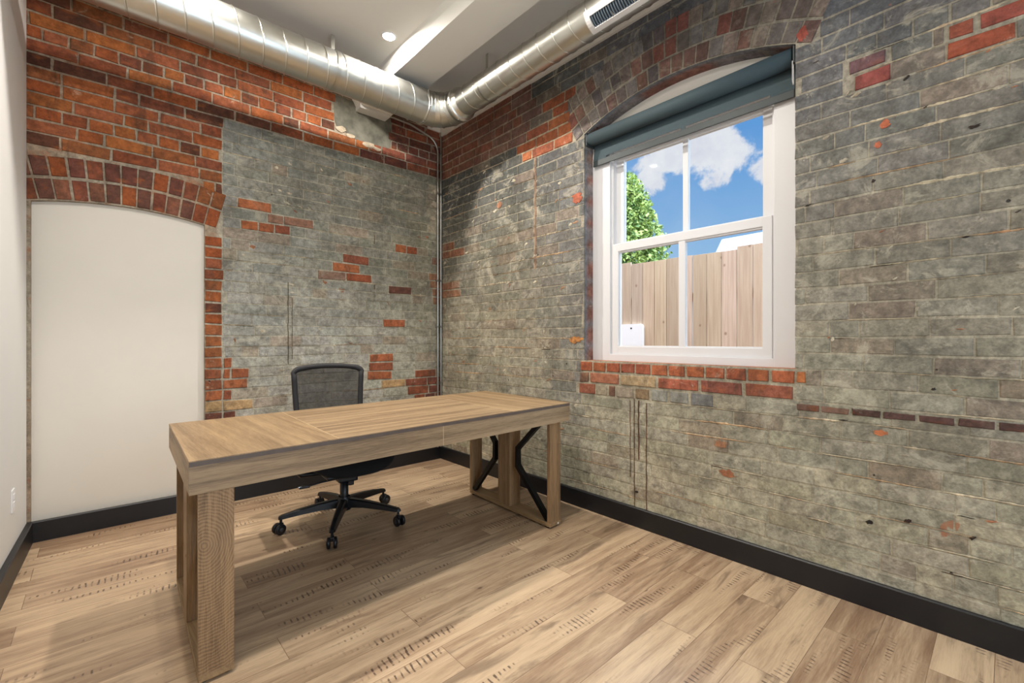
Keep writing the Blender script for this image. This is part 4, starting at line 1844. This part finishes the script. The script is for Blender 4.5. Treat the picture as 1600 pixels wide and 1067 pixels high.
mb.build('lever_tip', M_CHROME, lv)['label'] = 'silver tip'


def cushion(mb, cx, cy, zc, a, b, h, e=3.2, n=44, dish=0.012, front=0.03):
    rings = [(0.0, 1.0), (0.35, 1.0), (0.65, 0.98), (0.85, 0.88), (0.95, 0.65), (1.0, 0.25)]
    prof = [(r_, z_) for r_, z_ in rings] + [(1.0, -0.3), (0.93, -0.7), (0.78, -1.0), (0.4, -1.25), (0.0, -1.3)]
    vs = []
    for (r_, z_) in prof:
        for j in range(n):
            th = 2 * PI * j / n
            ct, stt = math.cos(th), math.sin(th)
            x = a * r_ * (abs(ct) ** (2 / e)) * (1 if ct >= 0 else -1)
            y = b * r_ * (abs(stt) ** (2 / e)) * (1 if stt >= 0 else -1)
            zz = zc + z_ * h
            if z_ > 0:
                zz -= dish * (1 - r_ ** 2)
            if y < -b * 0.6:
                zz -= front * ((-y / b - 0.6) / 0.4) ** 2
            zz += 0.035 * (abs(x) / a) ** 3 * (1 if z_ < 0 else 0.25)
            vs.append((cx + x, cy + y, zz))
    fs = []
    for i in range(len(prof) - 1):
        for j in range(n):
            fs.append((i * n + j, i * n + (j + 1) % n, (i + 1) * n + (j + 1) % n, (i + 1) * n + j))
    mb.add(vs, fs, 0, (1, 1, 1, 1), True)


mb = MB()
cushion(mb, 0.015, -0.02, 0.405, 0.275, 0.245, 0.048)
mb.build('seat', M_CHAIRFAB, ch)
mb = MB()
mb.box((-0.15, -0.16, 0.330), (0.15, 0.15, 0.352), 0.008)
mb.build('seat_plate', M_CHAIR, ch)

# backrest: bent outline of the frame, mesh stretched inside
BT, BB_ = 1.005, 0.52


def back_pt(s, z, inset=0.0):
    """s in -1..1 across, z height -> chair-space point on the curved back"""
    t = (z - BB_) / (BT - BB_)
    hw = 0.247 - 0.025 * (1 - t) * (1 if t < 1 else 0) + 0.012 * math.sin(max(0, min(1, (0.35 - t) / 0.35)) * PI / 2)
    hw -= inset
    y = 0.322 + 0.05 * t + 0.02 * math.sin(t * PI) - 0.055 * (s * s)
    return Vector((s * hw, y, z))


def outline(inset):
    pts = []
    n = 14
    rc = 0.07
    for i in range(n + 1):            # left side going up
        z = BB_ + inset + (BT - rc - BB_ - inset) * i / n
        pts.append(back_pt(-1, z, inset))
    for i in range(1, 9):             # corner
        a = R(90) * i / 8
        x = -0.247 + inset + (rc - inset * 0.3) * (1 - math.cos(a))
        z = BT - rc - 0.0 + (rc - 0.012 - inset) * math.sin(a)
        p = back_pt(x / 0.247, z)
        pts.append(Vector((x, p.y, z)))
    xs = [-0.247 + rc + inset * 0.7 + (0.494 - 2 * rc - 1.4 * inset) * i / 14 for i in range(1, 15)]
    for x in xs:
        z = BT - 0.012 - inset + 0.012 * (1 - (x / 0.18) ** 2)
        p = back_pt(x / 0.247, z)
        pts.append(Vector((x, p.y, z)))
    for q in reversed(pts[n + 1:n + 8]):
        pts.append(Vector((-q.x, q.y, q.z)))
    for q in reversed(pts[:n + 1]):
        pts.append(Vector((-q.x, q.y, q.z)))
    bottom = []
    a, b = pts[-1], pts[0]
    for i in range(1, 12):
        s = 1 - 2 * i / 12
        p = back_pt(s, BB_ + inset, inset)
        bottom.append(Vector((p.x, p.y, BB_ + inset - 0.02 * (1 - s * s))))
    return pts + bottom


mb = MB()
o1 = outline(0.0)
o2 = outline(0.034)
n = len(o1)
vs = []
for p, q in zip(o1, o2):
    dn = Vector((0, 0.016, 0))
    m_ = (p + q) / 2
    vs += [p, m_ - Vector((0, 0.010, 0)), q, q + dn * 0.6, m_ + dn, p + dn * 0.6]
fs = []
for i in range(n):
    for j in range(6):
        fs.append((6 * i + j, 6 * i + (j + 1) % 6, 6 * ((i + 1) % n) + (j + 1) % 6, 6 * ((i + 1) % n) + j))
mb.add(vs, fs, 0, (1, 1, 1, 1), True)
bf = mb.build('backrest_frame', plain('charcoal knit border', rgb(36, 35, 37), 0.7), ch)
mb = MB()
o3 = outline(0.030)
cenp = Vector((0, 0.367, (BT + BB_) / 2))
rings = [o3]
nr = 6
vs = []
for r_ in range(nr + 1):
    k = 1 - r_ / nr
    for p in o3:
        x = p.x * k
        z = cenp.z + (p.z - cenp.z) * k
        y = back_pt(max(-1, min(1, x / 0.235)), z).y + 0.004
        vs.append((x, y, z))
fs = []
for r_ in range(nr):
    for i in range(n):
        fs.append((r_ * n + i, r_ * n + (i + 1) % n, (r_ + 1) * n + (i + 1) % n, (r_ + 1) * n + i))
mb.add(vs, fs, 0, (1, 1, 1, 1), True)
mb.build('mesh_back', M_MESHFAB, ch)['label'] = 'see-through grey mesh'
mb = MB()
mb.tube([(0, 0.10, 0.31), (0, 0.28, 0.32), (0, 0.382, 0.38), (0, 0.397, 0.50), (0, 0.389, 0.60)],
        [0.026, 0.028, 0.028, 0.024, 0.018], 14)
mb.tube([(-0.17, 0.347, 0.57), (-0.08, 0.382, 0.585), (0, 0.389, 0.59), (0.08, 0.382, 0.585), (0.17, 0.347, 0.57)], 0.012, 10)
mb.build('back_support', M_CHAIR, ch)
for s in (-1, 1):
    mb = MB()
    mb.tube([(s * 0.15, 0.0, 0.342), (s * 0.26, 0.0, 0.350), (s * 0.285, 0.0, 0.38), (s * 0.29, 0.02, 0.50), (s * 0.285, 0.02, 0.575)],
            [0.016, 0.017, 0.018, 0.017, 0.016], 12)
    ar = mb.build('armrest', M_CHAIR, ch)
    mb = MB()
    mb.box((s * 0.285 - 0.04, -0.13, 0.572), (s * 0.285 + 0.04, 0.13, 0.600), 0.012, 0, None, 3)
    mb.build('arm_pad', M_CHAIR, ar)

# ------------------------------------------------------------------ outside
mb = MB()
mb.box((0.30, -12, -0.42), (40, 30, -0.30))
struct(mb.build('ground', M_GROUND))

FXx = 1.80
fn = thing('wooden_fence', 'pale cedar board fence standing close outside the window', 'fence', (FXx, -1.5, -0.30))
rf = random.Random(3)
mb = MB()
y = 1.2
k = 0
while y > -4.2:
    w = 0.1385
    top = 2.0 + (0.0 if y > -1.3 else 0.0) + rf.uniform(-0.004, 0.004)
    if y < -2.05:
        top = 2.022
    if y > -0.9:
        top = 2.02
    gapw = 0.006 if k % 5 else 0.010
    lo = (FXx, y - w + gapw, -0.30)
    hi = (FXx + 0.018, y, top)
    b0 = len(mb.v)
    mb.box(lo, hi, 0.0015)
    t_ = rf.uniform(0.84, 1.05)
    cc = (t_, t_ * rf.uniform(0.95, 1.0), t_ * rf.uniform(0.9, 1.0), 1)
    for i in range(b0, len(mb.v)):
        mb.c[i] = cc
    y -= w
    k += 1
build_rel(mb, 'boards', M_FENCE, fn, colors=True)
mb = MB()
for zz in (0.1, 1.55):
    mb.box((FXx + 0.018, -4.2, zz), (FXx + 0.055, 1.2, zz + 0.085), 0.002)
mb.c = [(0.9, 0.9, 0.9, 1)] * len(mb.v)
build_rel(mb, 'rails', M_FENCE, fn, colors=True)
for py in (1.0, -1.36, -3.7):
    mb = MB()
    mb.box((FXx + 0.055, py - 0.045, -0.30), (FXx + 0.145, py + 0.045, 1.95), 0.004)
    mb.c = [(0.9, 0.9, 0.9, 1)] * len(mb.v)
    build_rel(mb, 'post', M_FENCE, fn, colors=True)

# utility cover fixed to the fence
cv = thing('utility_cover', 'white rounded plastic cover with one dark screw on the fence boards', 'cover',
           (FXx, -1.03, 1.08))
mb = MB()
pl = []
w_, h0, h1, rc = 0.14, -0.32, 0.262, 0.035
pl = [(-w_, h0), (w_, h0)]
for i in range(6):
    a = R(90) * i / 5
    pl.append((w_ - rc + rc * math.cos(a), h1 - rc + rc * math.sin(a)))
for i in range(6):
    a = R(90) + R(90) * i / 5
    pl.append((-w_ + rc + rc * math.cos(a), h1 - rc + rc * math.sin(a)))
mb.prism(pl, 'x', -0.045, 0.0)
mb.build('shell', M_SIDING, cv)
mb = MB()
mb.lathe([(0.0, 0.0), (0.009, 0.0), (0.009, 0.004), (0.0, 0.004)], 14,
         Matrix.Translation((-0.045, -0.01, 0.215)) @ Matrix.Rotation(-PI / 2, 4, 'Y'))
mb.build('screw', M_BLACK, cv)

# neighbouring white house, only its gable edge above the fence
hs = thing('neighbour_house', 'white neighbouring house with a sloping eave rising above the fence', 'house', (7.0, -3.0, -0.3))
mb = MB()
mb.box((5.15, -7.0, -0.30), (9.0, -0.80, 2.62))
build_rel(mb, 'wall', M_SIDING, hs)
mb = MB()
mb.prism([(-0.56, 2.60), (-0.66, 2.80), (-7.0, 2.94), (-7.0, 2.60)], 'x', 4.95, 5.10)
build_rel(mb, 'fascia', M_SIDING, hs)
mb = MB()
mb.prism([(-0.70, 2.62), (-0.70, 2.79), (-7.0, 2.93), (-7.0, 2.62)], 'x', 5.10, 9.0)
build_rel(mb, 'roof', M_ROOF, hs)


def leafy(name, cen, rx, ry, rz, n, seed, size, parent):
    r_ = random.Random(seed)
    mb = MB()
    for i in range(n):
        while True:
            p = Vector((r_.uniform(-1, 1), r_.uniform(-1, 1), r_.uniform(-1, 1)))
            if 0.35 < p.length < 1.0:
                break
        taper = 1.0 - 0.45 * max(0, p.z)
        bumpy = 1 + 0.12 * math.sin(p.x * 9 + p.z * 7) + 0.1 * math.sin(p.y * 11)
        c = Vector(cen) + Vector((p.x * rx * taper * bumpy, p.y * ry * taper * bumpy, p.z * rz))
        a = Vector((r_.uniform(-1, 1), r_.uniform(-1, 1), r_.uniform(-1, 1))).normalized()
        b = a.cross(Vector((r_.uniform(-1, 1), r_.uniform(-1, 1), r_.uniform(-1, 1)))).normalized()
        s = size * r_.uniform(0.6, 1.3)
        nn = a.cross(b) * s * 0.12
        mb.add([c - a * s, c + b * s * 0.45 + nn, c + a * s, c - b * s * 0.45 + nn], [(0, 1, 2), (0, 2, 3)])
    return mb.build(name, M_LEAF, parent, recalc=False)


# tree beyond the fence
tc = (4.9, 1.06)
tr = thing('leafy_tree', 'sunlit green tree rising behind the left end of the fence', 'tree', (tc[0], tc[1], -0.3))
mb = MB()
mb.tube([(0, 0, 0), (0.04, 0.02, 1.2), (0.0, 0.0, 2.6), (0.03, 0.02, 4.2)], [0.11, 0.09, 0.07, 0.02], 10)
for k in range(7):
    a = k * 2.4
    mb.tube([(0, 0, 1.6 + 0.3 * k), (0.25 * math.cos(a), 0.25 * math.sin(a), 2.0 + 0.3 * k),
             (0.42 * math.cos(a), 0.42 * math.sin(a), 2.35 + 0.3 * k)], [0.03, 0.02, 0.008], 6)
mb.build('trunk', M_BARK, tr)
leafy('foliage', (0, 0, 3.05), 0.70, 0.70, 1.60, 13000, 4, 0.050, tr)
